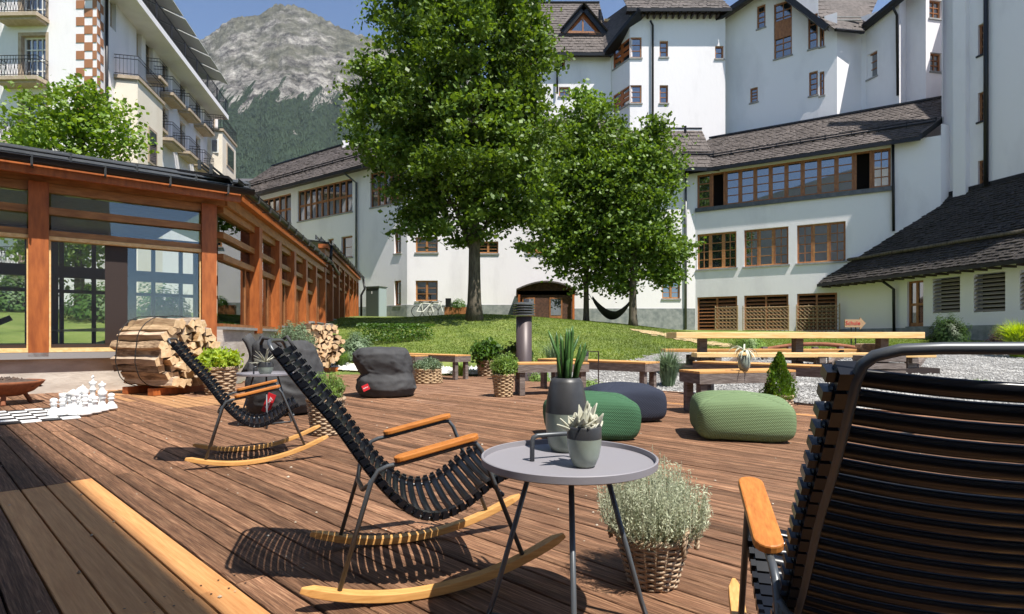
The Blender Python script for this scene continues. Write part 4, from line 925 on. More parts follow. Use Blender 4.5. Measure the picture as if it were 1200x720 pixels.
mb = MB(); mb.tube([Wq.pt(24.1, 4.5, .4), Wq.pt(24.0, 3.9, .5), Wq.pt(23.9, 3.5, .3), Wq.pt(23.9, 2.2, .3)], .07, 8); mb.build('drain_pipe', 'metal_dark', pav, smooth=True)
# interior: floor, ceiling, far glazing with dark frames
fl = MB(); q = [Wp.pt(0, .5, -.3), Wp.pt(LP, .5, -.3), Wp.pt(LP-.4, .5, -5.5), Wp.pt(0, .5, -5.5)]; fl.add(q, [(0, 1, 2, 3)]); fl.build('floor', mat('dark_floor', (.06, .045, .035), .3), pav)
fl = MB(); q = [Wp.pt(-.3, 3.50, -.1), Wp.pt(LP, 3.50, -.1), Wp.pt(LP-.5, 3.5, -5.6), Wp.pt(-.3, 3.5, -5.6)]; fl.add(q, [(0, 1, 2, 3)]); fl.build('ceiling', 'window_wood', pav)
Wk = Wall(Wp.pt(-1, 0, -5.4)[:2], Wp.pt(LP+2.5, 0, -5.4)[:2])
for u in np.arange(.4, Wk.L, 1.55):
    pbox(Wk, 'rear_post', 'frame_dark', u, u+.26, -.1, .1, .5, 3.5)
for u in np.arange(Wk.L-5.6, Wk.L, .62): pbox(Wk, 'rear_mullion', 'frame_dark', u, u+.09, -.05, .05, .5, 3.5)
for z0, z1 in ((.5, .62), (1.98, 2.06), (2.35, 2.62), (3.2, 3.5)): pbox(Wk, 'rear_rail', 'frame_dark', 0, Wk.L, -.07, .07, z0, z1)
mb = MB(); mb.bar(Wp.pt(LP-4.3, .8, -4.9), Wp.pt(LP-3.3, 1.35, -4.9), .12, .12); mb.build('ramp_rail', 'frame_dark', pav)
fl = MB(); q = [Wq.pt(0.2, 1.02, -.2), Wq.pt(23.8, 1.9, -.2), Wq.pt(23.8, 1.9, -3.6), Wq.pt(.2, 1.02, -3.6)]; fl.add(q, [(0, 1, 2, 3)]); fl.build('floor', bpy.data.materials['dark_floor'], pav)
# ---------------------------------------------------------------- trees
def lobes_px(L, D, dep=.85):
    out = []
    for (x, y, r) in L:
        c = vp(x, y, D); m = r*D/F; out.append((c, m, m*dep))
    return out
def crown(name, lobes, m, parent, nclump, per, size, seed, off, clr=.34, aspect=.75, inner=.25):
    g = np.random.default_rng(seed); C = []; vol = np.array([l[1]**2 for l in lobes]); vol /= vol.sum()
    for k in g.choice(len(lobes), nclump, p=vol):
        c, r, d = lobes[k]; v = g.normal(size=3); v /= np.linalg.norm(v); rr = g.uniform(inner, 1)**.45*(1+g.normal()*.05)
        # uneven outline: branch fingers
        nn = noise.noise(Vector((v[0]*2.6+k*3.1, v[1]*2.6, v[2]*2.6+seed)))
        rr *= 1+.9*nn
        C.append((c.x+v[0]*r*rr, c.y+v[1]*d*rr, c.z+v[2]*r*rr))
    C = np.array(C); P = np.repeat(C, per, 0)+g.normal(size=(len(C)*per, 3))*np.array([clr, clr, clr*.55])*g.uniform(.6, 1.3, len(C)*per)[:, None]
    P = P-np.array(off); me = leaves(name, P, size, aspect, .35, seed=seed+1); return link(name, me, m, parent)
def limb_pts(a, b, sag, k=5, w=.15):
    a = Vector(a); b = Vector(b); P = []
    for i in range(k+1):
        t = i/k; p = a.lerp(b, t); p.z += sag*math.sin(math.pi*t); 
        if 0 < i < k: p += Vector((rnd.uniform(-w, w), rnd.uniform(-w, w), rnd.uniform(-w, w)*.5))
        P.append(p)
    return P
def tree(loc, h, r, lobes, label, m, nclump, per, size, seed, group=None, zfirst=.3, nl=9, clr=.34, lean=(0, 0), flare=1.5, name='broadleaf_tree', inner=.25):
    t = thing(name, loc, label, 'tree', group)
    tr = MB(); n = 14; pts = []; rad = []
    for i in range(n+1):
        s = i/n; pts.append(Vector((lean[0]*s+noise.noise(Vector((s*3, seed, 0)))*.25*s, lean[1]*s+noise.noise(Vector((s*3, seed, 5)))*.2*s, -.2+h*s))); rad.append(r*(1-.82*s)*(1+(flare-1)*max(0, 1-s*12)))
    tr.tube(pts, rad, 14); tk = tr.build('trunk', 'bark', t, smooth=True) if False else link('trunk', tr.mesh('trunk', (0, 0, 0), True), 'bark', t)
    for k in range(nl):
        s = zfirst+(1-zfirst)*k/nl*.85; i = int(s*n); a = pts[i]; c, rr, dd = lobes[(k*3+seed) % len(lobes)]
        b = Vector(c)-Vector(loc)+Vector((rnd.uniform(-.5, .5)*rr, rnd.uniform(-.5, .5)*dd, rnd.uniform(-.2, .5)*rr))
        if (b-a).length > h*.75: b = a+(b-a)*.6
        P = catmull(limb_pts(a, b, .12*(b-a).length, 4, .25), 3); r0 = rad[i]*.5; L = MB().tube(P, [r0*(1-.85*j/(len(P)-1)) for j in range(len(P))], 7)
        for q in range(3):
            j = int(len(P)*(.35+.2*q)); e = P[j]+Vector((rnd.uniform(-1, 1), rnd.uniform(-1, 1), rnd.uniform(.1, 1)))*rr*.5; L.tube(limb_pts(P[j], e, .1, 3, .1), [r0*.35*(1-.25*x) for x in range(4)], 5)
        link('limb', L.mesh('limb', (0, 0, 0), True), 'bark', t)
    crown('crown', lobes, m, t, nclump, per, size, seed, loc, clr, inner=inner); return t
LA = lobes_px([(500, 120, 74), (455, 145, 44), (545, 60, 88), (600, 100, 46), (550, 185, 84), (495, 195, 58), (598, 205, 58), (590, 258, 28), (540, -30, 75), (595, -10, 46), (446, 100, 32), (478, 30, 34), (438, 180, 22), (492, 245, 27), (540, 255, 32), (612, 160, 40), (632, 45, 18), (622, 250, 22), (618, 285, 13), (500, -25, 48)], 21.5, 1.15)
tree((-1.47, 21.5, tz(-1.47, 21.5)), 12.3, .27, LA, 'tall dense maple with a thick trunk on the lawn mound', M['leaf_maple'], 1500, 56, .18, 21, zfirst=.26, nl=15, clr=.25)
LB = lobes_px([(690, 162, 44), (672, 225, 48), (698, 270, 42), (655, 285, 28), (690, 318, 27), (712, 205, 38), (645, 250, 26), (668, 190, 38), (688, 120, 17)], 26.5)
tree((3.6, 26.8, tz(3.6, 26.8)), 8.2, .15, LB, 'slender leafy maple tied to the left end of the black hammock', M['leaf_maple_b'], 720, 44, .20, 33, group='young maples holding the hammock', nl=7, clr=.29, zfirst=.22, flare=1.2)
LC = lobes_px([(757, 182, 33), (746, 240, 40), (772, 285, 31), (740, 305, 28), (782, 205, 15), (780, 322, 15), (728, 205, 32), (735, 260, 34), (783, 300, 15), (768, 150, 14), (728, 330, 16)], 25.5)
tree((5.55, 25.3, tz(5.55, 25.3)), 8.0, .20, LC, 'young maple with a mossy trunk at the right end of the black hammock', M['leaf_maple_b'], 620, 44, .19, 45, group='young maples holding the hammock', nl=8, clr=.28, zfirst=.22, flare=1.3)
LD = lobes_px([(45, 138, 26), (98, 128, 30), (130, 152, 30), (78, 168, 42), (32, 160, 18), (148, 170, 16), (60, 110, 12), (95, 105, 12), (70, 210, 50), (110, 230, 45), (70, 270, 40), (105, 290, 30), (60, 305, 28)], 21)
tree((-16.6, 21.2, tz(-16.6, 21.2)), 8.2, .19, LD, 'light green rowan rising behind the pavilion roof in front of the cream hotel', M['leaf_young'], 430, 34, .18, 57, nl=9, clr=.30, zfirst=.25, flare=1.2)
# ---------------------------------------------------------------- shrubs, plants
def bush_cloud(n, r, h, seed, top=1.0, flat=.0, shell=.35, z0=0):
    g = np.random.default_rng(seed); v = g.normal(size=(n, 3)); v /= np.linalg.norm(v, axis=1)[:, None]; v[:, 2] = np.abs(v[:, 2])*1.0
    rr = g.uniform(shell, 1, n)**.5*(1+.18*np.array([noise.noise(Vector((a*3+seed, b*3, c*3))) for a, b, c in v])*2)
    return np.stack([v[:, 0]*r*rr, v[:, 1]*r*rr, z0+v[:, 2]*h*rr], 1)
def stems_mesh(mb, n, r0, r1, h, seed, th=.003, z0=0):
    g = random.Random(seed)
    for i in range(n):
        a = g.uniform(0, 6.28); b = g.uniform(.2, 1); p = Vector((math.cos(a)*r0*b, math.sin(a)*r0*b, z0)); q = Vector((math.cos(a)*r1*b, math.sin(a)*r1*b, z0+h*g.uniform(.6, 1)))
        m = p.lerp(q, .5)+Vector((0, 0, h*.08)); mb.tube([p, m, q], [th, th*.8, th*.3], 3, cap=False)
    return mb
def shrub(loc, r, h, label, m, n, size, seed, cat='shrub', name='shrub', group=None, aspect=.45, z0=.0, shell=.3, stem_r=.3, up=.2):
    t = thing(name, loc, label, cat, group); P = bush_cloud(n, r, h, seed, z0=z0, shell=shell)
    link('foliage', leaves('foliage', P, size, aspect, up, seed=seed), m, t)
    link('stems', stems_mesh(MB(), 26, r*stem_r, r*.8, h*.9, seed, .006+.004*r).mesh('stems'), 'bark', t); return t
def gl(px, py, D, dz=0): X = (px-600)/F*D; return (X, D, tz(X, D)+dz)
shrub(gl(418, 405, 15.5), .52, .75, 'round grey-green lavender bush on the lawn behind the slumped beanbag', M['leaf_lav'], 5200, .085, 3, aspect=.28)
shrub(gl(348, 400, 12.0), .34, .62, 'grey-green lavender bush with dry stems between the pavilion and the far firewood', M['leaf_lav'], 2600, .075, 4, aspect=.28, z0=.7)
shrub(gl(1111, 400, 22.0), .72, 1.15, 'round dark green bush below the left louvred opening of the annexe', M['leaf_dark'], 5200, .10, 5)
shrub(gl(1178, 405, 17.0), .50, .85, 'dark purple-leaved shrub by the annexe wall at the right edge', mat('purple_leaf', (.03, .015, .018), .6, (.09, .04, .035), scale=6, trans=.15), 2600, .09, 6, aspect=.5)
shrub(gl(877, 385, 16.5), .55, .62, 'feathery green bush on the lawn edge in front of the wicker trellis', M['leaf_herb'], 3600, .085, 7, aspect=.25)
def grass_clump(loc, n, h, spread, label, m, seed, w=.012, name='ornamental_grass', droop=.35):
    t = thing(name, loc, label, 'grass clump'); g = random.Random(seed); mb = MB()
    for i in range(n):
        a = g.uniform(0, 6.28); r = g.uniform(0, spread*.3); b = Vector((math.cos(a)*r, math.sin(a)*r, 0)); e = g.uniform(.2, 1); hh = h*g.uniform(.6, 1.1); d = Vector((math.cos(a), math.sin(a), 0)); s = Vector((-d.y, d.x, 0))*w
        p1 = b+d*spread*e*.35+V(0, 0, hh*.6); p2 = b+d*spread*e+V(0, 0, hh*(1-droop*e)); mb.add([b-s*.7, b+s*.7, p1+s*.7, p1-s*.7, p2], [(0, 1, 2, 3), (3, 2, 4)])
    o = link('blades', mb.mesh('blades'), m, t); return t
grass_clump(gl(783, 450, 10.2), 420, .78, .38, 'fine tall grass clump on the gravel beside the right end of the long bench', M['leaf_lav'], 9)
grass_clump(gl(1195, 400, 15.5), 800, 1.2, .7, 'large sunlit ornamental grass in front of the annexe at the right edge', M['leaf_lime'], 10, w=.016)
grass_clump(gl(400, 425, 14.4), 260, .5, .35, 'bright green grass tuft beside the far stack of firewood', M['leaf_herb'], 13)
grass_clump(gl(540, 436, 13.1), 220, .42, .4, 'loose green grass tuft behind the pebble strip', M['leaf_herb'], 14)
grass_clump(gl(650, 400, 13.8), 240, .85, .55, 'pale tall meadow grasses to the right of the vent pipe', M['leaf_lav'], 15, w=.008)
grass_clump(gl(1150, 440, 9.2), 60, .16, .2, 'small weed tuft growing in the gravel', M['leaf_herb'], 16)
for i, (x, y, D, s, lb) in enumerate([(632, 440, 11.6, .30, 'low green herb cushion at the foot of the vent pipe'), (690, 440, 9.9, .26, 'small green herb cushion behind the middle bench'), (600, 425, 12.8, .35, 'leafy green herb clump left of the vent pipe')]):
    shrub(gl(x, y, D), s, s*1.1, lb, M['leaf_herb'], 1100, .06, 30+i, name='herb_cushion', cat='herb', aspect=.4)
def hedge(a, b, w, h, label, seed):
    a = Vector(a); b = Vector(b); L = (b-a).length; c = (a+b)/2; t = thing('hedge', (c.x, c.y, tz(c.x, c.y)), label, 'hedge', rz=math.atan2((b-a).y, (b-a).x)); g = np.random.default_rng(seed); n = int(L*w*h*2600)
    P = np.stack([g.uniform(-L/2, L/2, n), g.uniform(-w/2, w/2, n), g.uniform(0, h, n)], 1); ax_ = g.integers(0, 3, n); P[ax_ == 2, 2] = h*g.uniform(.93, 1.03, (ax_ == 2).sum()); P[ax_ == 1, 1] = np.sign(P[ax_ == 1, 1])*w/2*g.uniform(.9, 1.05, (ax_ == 1).sum())
    link('foliage', leaves('foliage', P, .07, .7, .4, seed=seed), M['leaf_hedge'], t); return t
hedge((-5.0, 17.8), (-2.7, 18.6), 1.0, .55, 'low clipped green hedge on the lawn beside the end of the pavilion', 61)
for i, (x, y, r_, h_, lb) in enumerate([(-11.5, 18.2, 1.0, 1.5, 'rounded green garden shrub seen through the pavilion glass near the corner post'), (-14.2, 19.2, 1.3, 1.3, 'wide low garden shrub seen through the pavilion glass behind the rowan'), (-18.5, 20.5, 1.2, 1.6, 'green garden shrub seen through the leftmost pavilion pane')]):
    shrub((x, y, tz(x, y)), r_, h_, lb, M['leaf_hedge'], 2600, .13, 70+i, aspect=.6)
# ---------------------------------------------------------------- things on the lawn
def bike(loc, rz, label, fc, sc=1.0):
    t = thing('bicycle', loc, label, 'bicycle', 'bicycles by the white wall', rz)
    for x in (-.52, .52):
        w = MB(); w.tube([(x+.33*math.cos(a), 0, .34+.33*math.sin(a)) for a in np.arange(0, 6.28, .35)], .022, 5, closed=True); wo = w.local('wheel', 'metal_dark', t)
        s = MB(); 
        for a in np.arange(0, 3.1, .4): s.tube([(x+.32*math.cos(a), 0, .34+.32*math.sin(a)), (x-.32*math.cos(a), 0, .34-.32*math.sin(a))], .004, 3)
        s.local('spokes', 'sill', wo)
    f = MB(); A = (-.52, 0, .34); B_ = (-.12, 0, .33); C_ = (-.22, 0, .85); D_ = (.36, 0, .82); E = (.40, 0, .92); G = (.52, 0, .34)
    for p, q in ((A, B_), (A, C_), (B_, C_), (C_, D_), (B_, D_), (D_, G), (D_, E)): f.tube([p, q], .022, 6)
    f.local('frame', fc, t); h = MB(); h.tube([(.34, -.28, 1.0), (.4, 0, .96), (.34, .28, 1.0)], .016, 6); h.tube([E, (.4, 0, .96)], .016, 6); h.local('handlebar', 'metal_dark', t)
    s = MB(); s.hexa([(-.38, -.08, .90), (-.10, -.03, .90), (-.10, .03, .90), (-.38, .08, .90), (-.38, -.08, .96), (-.10, -.03, .94), (-.10, .03, .94), (-.38, .08, .96)]); s.local('saddle', 'metal_dark', t); return t
wb = M['frame_white']
bike((*vp(498, 360, 33.6)[:2], tz(-5.2, 33.4)+.02), .5, 'white-framed bicycle standing below the ground-floor window, the left one', wb)
bike((*vp(510, 360, 34.1)[:2], tz(-4.7, 34.0)+.02), -.3, 'white-framed bicycle leaning at the white wall, the right one with its front wheel raised', wb)
c = vp(441, 372, 33.6); z = tz(c.x, c.y); cb = thing('utility_cabinet', (c.x, c.y, z), 'tall green-grey metal utility cabinet against the white wall', 'cabinet', rz=-.45)
mb = MB(); mb.box(-.5, .5, -.35, .35, -.2, 1.75); mb.local('body', 'cab_side', cb); mb = MB(); mb.box(-.45, .45, -.375, -.352, -.05, 1.68); d = mb.local('door', 'cab_front', cb); mb = MB(); mb.box(-.06, .0, -.385, -.376, 1.35, 1.5); mb.local('sticker', 'white', d); mb = MB(); mb.box(-.54, .54, -.42, .40, 1.752, 1.80); mb.local('lid', 'cab_front', cb)
c = vp(525.5, 366, 32.5); z = tz(c.x, c.y); pb = thing('sign_post', (c.x, c.y, z), 'short dark post with a box on top beside the bicycles', 'post'); mb = MB(); mb.box(-.05, .05, -.05, .05, -.1, .9); mb.local('pole', 'metal_dark', pb); mb = MB(); mb.box(-.16, .16, -.12, .12, .6, 1.15); mb.local('box', 'metal_dark', pb)
# sloping timber bench / planter by the big trunk
c = vp(528, 362, 29.5); z = tz(c.x, c.y); t = thing('planter_box', (c.x+.4, c.y, z), 'dark timber planter with a green plant on the mound beside the big tree', 'planter'); mb = MB(); mb.box(-.7, .7, -.3, .3, -.2, .55); mb.local('box', 'window_wood', t); link('plant', leaves('plant', bush_cloud(500, .5, .5, 8, z0=.5), .12, .5, .2, seed=8), M['leaf_hedge'], t)
# hut with curved roof against the wall
hx0 = vp(607, 370, 33)[0]; hx1 = vp(672, 370, 33)[0]; zb_ = 1.5
hut = thing('porch_hut', ((hx0+hx1)/2, 33.6, 1.9), 'brown shingled hut with an arched roof and dark windows against the white wall', 'hut'); w2 = (hx1-hx0)/2
mb = MB(); mb.box(-w2, w2, -.9, 1.3, -.6, 1.75); n = 10; arc = [(-w2-.1+(2*w2+.2)*i/n, 1.75+.75*math.sin(math.pi*(.12+.76*i/n))-.27) for i in range(n+1)]
for (a, za), (b, zb2) in zip(arc[:-1], arc[1:]): mb.hexa([(a, -.9, 1.5), (b, -.9, 1.5), (b, 1.3, 1.5), (a, 1.3, 1.5), (a, -.9, za), (b, -.9, zb2), (b, 1.3, zb2), (a, 1.3, za)])
mb.local('wall', 'hut', hut); mb = MB()
for (a, za), (b, zb2) in zip(arc[:-1], arc[1:]): mb.hexa([(a, -1.25, za+.003), (b, -1.25, zb2+.003), (b, 1.3, zb2+.003), (a, 1.3, za+.003), (a, -1.25, za+.09), (b, -1.25, zb2+.09), (b, 1.3, zb2+.09), (a, 1.3, za+.09)])
mb.local('roof', 'shingle', hut)
for x in (-w2*.62, w2*.35):
    mb = MB(); mb.box(x-.38, x+.38, -.94, -.903, .25 if x < 0 else -.5, 1.35); f = mb.local('window' if x < 0 else 'door', 'window_wood', hut); mb = MB(); mb.box(x-.3, x+.3, -.955, -.942, .33 if x < 0 else .3, 1.27); mb.local('pane', 'glass', f)
mb = MB(); mb.box(-w2+.0, -w2+.12, -1.2, -1.08, -.6, 1.5); mb.local('post', 'wood_red', hut); mb = MB(); mb.box(w2-.12, w2, -1.2, -1.08, -.6, 1.5); mb.local('post', 'wood_red', hut)
# hammock
ha = vp(694, 351, 26.4); hbp = vp(738, 357, 25.6); t = thing('hammock', tuple((ha+hbp)/2-V(0, 0, .7)), 'black canvas hammock slung between the two young maples', 'hammock'); o_ = (ha+hbp)/2-V(0, 0, .7)
mb = MB(); K = 20; J_ = 8; vs = []
for i in range(K+1):
    s = i/K; p = ha.lerp(hbp, s)-o_; sag = -.62*math.sin(math.pi*s)**.8; w = .12+.42*math.sin(math.pi*s)**.6
    for j in range(J_+1):
        a = math.pi*(j/J_-.5); vs.append((p.x, p.y+math.sin(a)*w, p.z+sag+(-.22*math.cos(a)*math.sin(math.pi*s)+(.24 if s < .1 else 0)*math.sin(a)*0)+.16*abs(math.sin(a))))
mb.add(vs, [(i*(J_+1)+j, i*(J_+1)+j+1, (i+1)*(J_+1)+j+1, (i+1)*(J_+1)+j) for i in range(K) for j in range(J_)]); mb.local('sling', 'cloth_blk', t, True)
for p, q in ((ha, V(3.6, 26.8, ha.z+.5)), (hbp, V(5.55, 25.3, hbp.z+.4))): mb = MB(); mb.tube([p-o_, q-o_], .015, 5); mb.local('rope', 'rope', t)
# picnic table with long pale boards
pt_ = thing('picnic_table', (6.0, 12.0, tz(6.0, 12)), 'very long picnic table with pale new boards on dark legs on the gravel', 'table', rz=-.03)
zt0 = tz(6.0, 12)
def bd(name, x0, x1, y0, y1, z, m='wood_pale', th=.10): mb = MB(); mb.box(x0, x1, y0, y1, z-th, z); return soft(mb.local(name, m, pt_), .008)
for k in range(4): bd('table_board', -2.52, 2.62, -.42+.215*k, -.42+.215*k+.205, 1.02-zt0, th=.13)
for k in range(2): bd('seat_board', -2.28, 2.4, -1.05+.2*k, -1.05+.2*k+.19, .60-zt0, th=.09); bd('seat_board', -2.5, 2.4, .62+.2*k, .62+.2*k+.19, .64-zt0, 'benchtop', th=.07)
for x in (-1.85, 0.2, 2.0):
    for (y0, y1) in ((-.95, -.85), (.82, .92)):
        mb = MB(); mb.box(x-.09, x+.09, y0, y1, -.1, .5-zt0+.0); mb.local('leg', 'benchwood', pt_)
    mb = MB(); mb.box(x-.08, x+.08, -.1, .1, -.1, .885-zt0); mb.local('post', 'benchwood', pt_)
    mb = MB(); mb.box(x-.06, x+.06, -1.04, 1.0, .40-zt0, .505-zt0); mb.local('cross_beam', 'benchwood', pt_); 
    mb = MB(); mb.bar((x+.12, -.8, .02), (x+.9, -.1, .5-zt0+.1), .08, .08); mb.local('brace', 'benchwood', pt_)
    mb = MB(); mb.box(x-.5, x+.5, -1.0, .95, -.02, .09); mb.local('foot_sleeper', 'frame_dark', pt_)
# curved driftwood-like rail and stump seats behind the table
t = thing('log_bench', (*gl(955, 405, 14.2)[:2], gl(955, 405, 14.2)[2]), 'arched reddish-brown timber bench behind the picnic table', 'bench')
mb = MB(); mb.tube([(-1.6+.32*i, 0, .22+.20*math.sin(math.pi*i/10)) for i in range(11)], .05, 8); mb.local('beam', 'rust', t, True)
for x in (-1.3, -.65, 0, .65, 1.3): mb = MB(); mb.box(x-.06, x+.06, -.06, .06, -.1, .35); mb.local('leg', 'benchwood', t)
t = thing('stump_planter', gl(1020, 405, 12.6), 'round wooden tub standing under the right part of the long table boards', 'tub')
mb = MB(); mb.lathe([(.18, -.05), (.24, .0), (.30, .5), (.27, .52), (.0, .5)], 20); mb.local('tub', 'wicker', t, True)
t = thing('crate', gl(1030, 425, 10.6, .0), 'small weathered timber crate with stones on the gravel behind the near chair back', 'crate')
for z0 in (.0, .14, .28): mb = MB(); mb.box(-.38, .38, -.2, .2, z0+.02, z0+.13); mb.local('slat', 'benchwood', t)
# arrow signpost
t = thing('arrow_sign', gl(1000, 392, 19.0), 'small arrow-shaped wooden sign on two stakes pointing right beside the annexe wall', 'sign')
zs1 = vp(1000, 379, 19).z-t.location.z
mb = MB(); pts = [(-.30, 0, zs1-.14), (.22, 0, zs1-.14), (.22, 0, zs1-.22), (.42, 0, zs1+.0), (.22, 0, zs1+.2), (.22, 0, zs1+.13), (-.30, 0, zs1+.13)]
mb.add([(x, -.02, z) for x, _, z in pts]+[(x, .02, z) for x, _, z in pts], [tuple(range(7)), tuple(range(7, 14))[::-1]]+[(i, i+7, (i+1) % 7+7, (i+1) % 7) for i in range(7)]); mb.local('board', 'sign_wood', t)
for x in (-.05, .1): mb = MB(); mb.box(x-.015, x+.015, .022, .05, -.2, zs1+.1); mb.local('stake', 'metal_dark', t)
def text(s, size, m, parent, loc, rot, ext=.002, shear=0, name='lettering'):
    cu = bpy.data.curves.new(name, 'FONT'); cu.body = s; cu.size = size; cu.extrude = ext; cu.align_x = 'CENTER'; cu.align_y = 'CENTER'; cu.shear = shear; cu.resolution_u = 2
    tmp = bpy.data.objects.new('tmp', cu); COL.objects.link(tmp); bpy.context.view_layer.update(); me = bpy.data.meshes.new_from_object(tmp.evaluated_get(bpy.context.evaluated_depsgraph_get())); bpy.data.objects.remove(tmp)
    me.materials.clear(); o = link(name, me, m, parent, loc); o.rotation_euler = rot; return o
text('Schule', .2, 'red', t, (-.03, -.026, zs1), (R(90), 0, 0))
# wicker trellises in front of the louvres
def trellis(W, x0, x1, ztop, label, w=.5, seed=1):
    u0, u1 = W.u(x0), W.u(x1); c = W.pt((u0+u1)/2, 0, w); zb2 = tz(c.x, c.y); t = thing('wicker_trellis', (c.x, c.y, zb2), label, 'trellis', 'wicker trellises in front of the louvres', math.atan2(W.d.y, W.d.x)); L = u1-u0; H = ztop-zb2; g = random.Random(seed); s = .2
    rods = MB()
    nx_ = int(L/s); nz_ = int(H/s)
    for i in range(nx_+1):
        x = -L/2+L*i/nx_; rods.tube([(x, 0, -.1), (x+g.uniform(-.02, .02), 0, H*g.uniform(.93, 1.08))], .012, 4)
    for i in range(-nz_, nx_+1):
        for sg in (1, -1):
            a = [(-L/2+L*(i+j)/nx_*1.0 if sg == 1 else L/2-L*(i+j)/nx_, .015*sg, H*j/nz_) for j in range(nz_+1)]; a = [p for p in a if -L/2-.01 <= p[0] <= L/2+.01]
            if len(a) > 1: rods.tube(a, .010, 4, cap=False)
    for z in (.05, .5, .98): rods.tube([(-L/2, -.02, H*z), (L/2, -.02, H*z)], .016, 5)
    o = rods.local('willow_rods', 'wicker_lt', t); tag(o, kind='stuff')
    for x in (-L/2, L/2): mb = MB(); mb.tube([(x, 0, -.2), (x, 0, H*1.05)], .028, 6); mb.local('stake', 'wicker_lt', t)
trellis(Ws, 840, 866, 2.75, 'narrow willow trellis left of the gap, in front of the left louvres', seed=1)
trellis(Ws, 872, 925, 2.7, 'pale willow trellis in front of the middle louvres', seed=2)
trellis(Ws, 934, 984, 2.7, 'darker willow trellis in front of the right louvres beside the annexe', seed=3)
# vent pipe with louvred head
px_, py_ = (614-600)/F*11.6, 11.6; t = thing('vent_pipe', (px_, py_, tz(px_, py_)), 'brown metal vent pipe with a ringed louvre cap standing behind the benches', 'vent pipe'); zt1 = vp(614, 371, 11.6).z-t.location.z; hh = vp(614, 356, 11.6).z-t.location.z
mb = MB(); mb.lathe([(.165, -.1), (.165, zt1), (.0, zt1)], 28); mb.local('pipe', mat('brown_grey_pipe', (.085, .065, .065), .45, metal=.2), t, True)
for k in range(5): 
    z = zt1+.02+(hh-zt1)*k/5; mb = MB(); mb.lathe([(.0, z+.055), (.15, z+.055), (.235, z+.018), (.235, z), (.15, z+.02), (0, z+.02)], 28); mb.local('louvre_ring', 'metal_grey', t)
# round white tub with a clipped ball, seen through the pavilion glass
c = vp(104, 352, 23); zt2 = tz(c.x, c.y); t = thing('tub_plant', (c.x, c.y, zt2), 'clipped ball shrub in a white tub behind the pavilion glass', 'potted plant'); 
h0 = vp(104, 352, 23).z-zt2; mb = MB(); mb.lathe([(.2, -.1), (.24, h0-.3), (.36, h0+.25), (.33, h0+.3), (0, h0+.26)], 20); mb.local('tub', 'white', t, True); link('foliage', leaves('foliage', np.array(bush_cloud(1500, .42, .42, 4, z0=h0+.3)), .07, .6, .2, seed=4), M['leaf_hedge'], t)
# ---------------------------------------------------------------- rocking chairs
PROF = catmull([(-.340, 0, .868), (-.25, 0, .742), (-.15, 0, .617), (-.045, 0, .46), (.05, 0, .345), (.13, 0, .287), (.21, 0, .278), (.30, 0, .315), (.385, 0, .378), (.46, 0, .412)], 10)
def rocker_z(x): return (x-.09)**2*(.45 if x > .09 else .50)
def slat_mesh():
    mb = MB(); n = 14; hw = .262; c = [(-.0143, .000), (-.0110, .0040), (.0110, .0040), (.0143, .000), (.0128, -.0050), (.0070, -.0085), (0, -.0095), (-.0070, -.0085), (-.0128, -.0050)]; vs = []
    for i in range(n+1):
        s = i/n*2-1; y = s*hw; sag = .034*(1-s*s)
        for a, b in c: vs.append((a*(1-.0*abs(s)), y, b-sag))
    k = len(c); mb.add(vs, [(i*k+j, i*k+(j+1) % k, (i+1)*k+(j+1) % k, (i+1)*k+j) for i in range(n) for j in range(k)]+[tuple(range(k))[::-1], tuple(n*k+j for j in range(k))])
    for s in (-1, 1):
        y = s*.243; mb.hexa([(-.0135, y-.012, -.020), (.0135, y-.012, -.020), (.0135, y+.016, -.020), (-.0135, y+.016, -.020), (-.0135, y-.012, .009), (.0135, y-.012, .009), (.0135, y+.016, .009), (-.0135, y+.016, .009)])
        y2 = s*.266; mb.hexa([(-.011, y2-.006, -.013), (.006, y2-.006, -.013), (.006, y2+.006, -.013), (-.011, y2+.006, -.013), (-.004, y2-.006, .014), (.013, y2-.006, .014), (.013, y2+.006, .014), (-.004, y2+.006, .014)])
    me = mb.mesh('slat'); nside = n*k; me.polygons.foreach_set('use_smooth', [i < nside for i in range(len(me.polygons))]); return me
SLAT = slat_mesh(); SLAT.materials.append(M['black_plastic'])
def rot_bevel(o, w): return soft(o, w, 2)
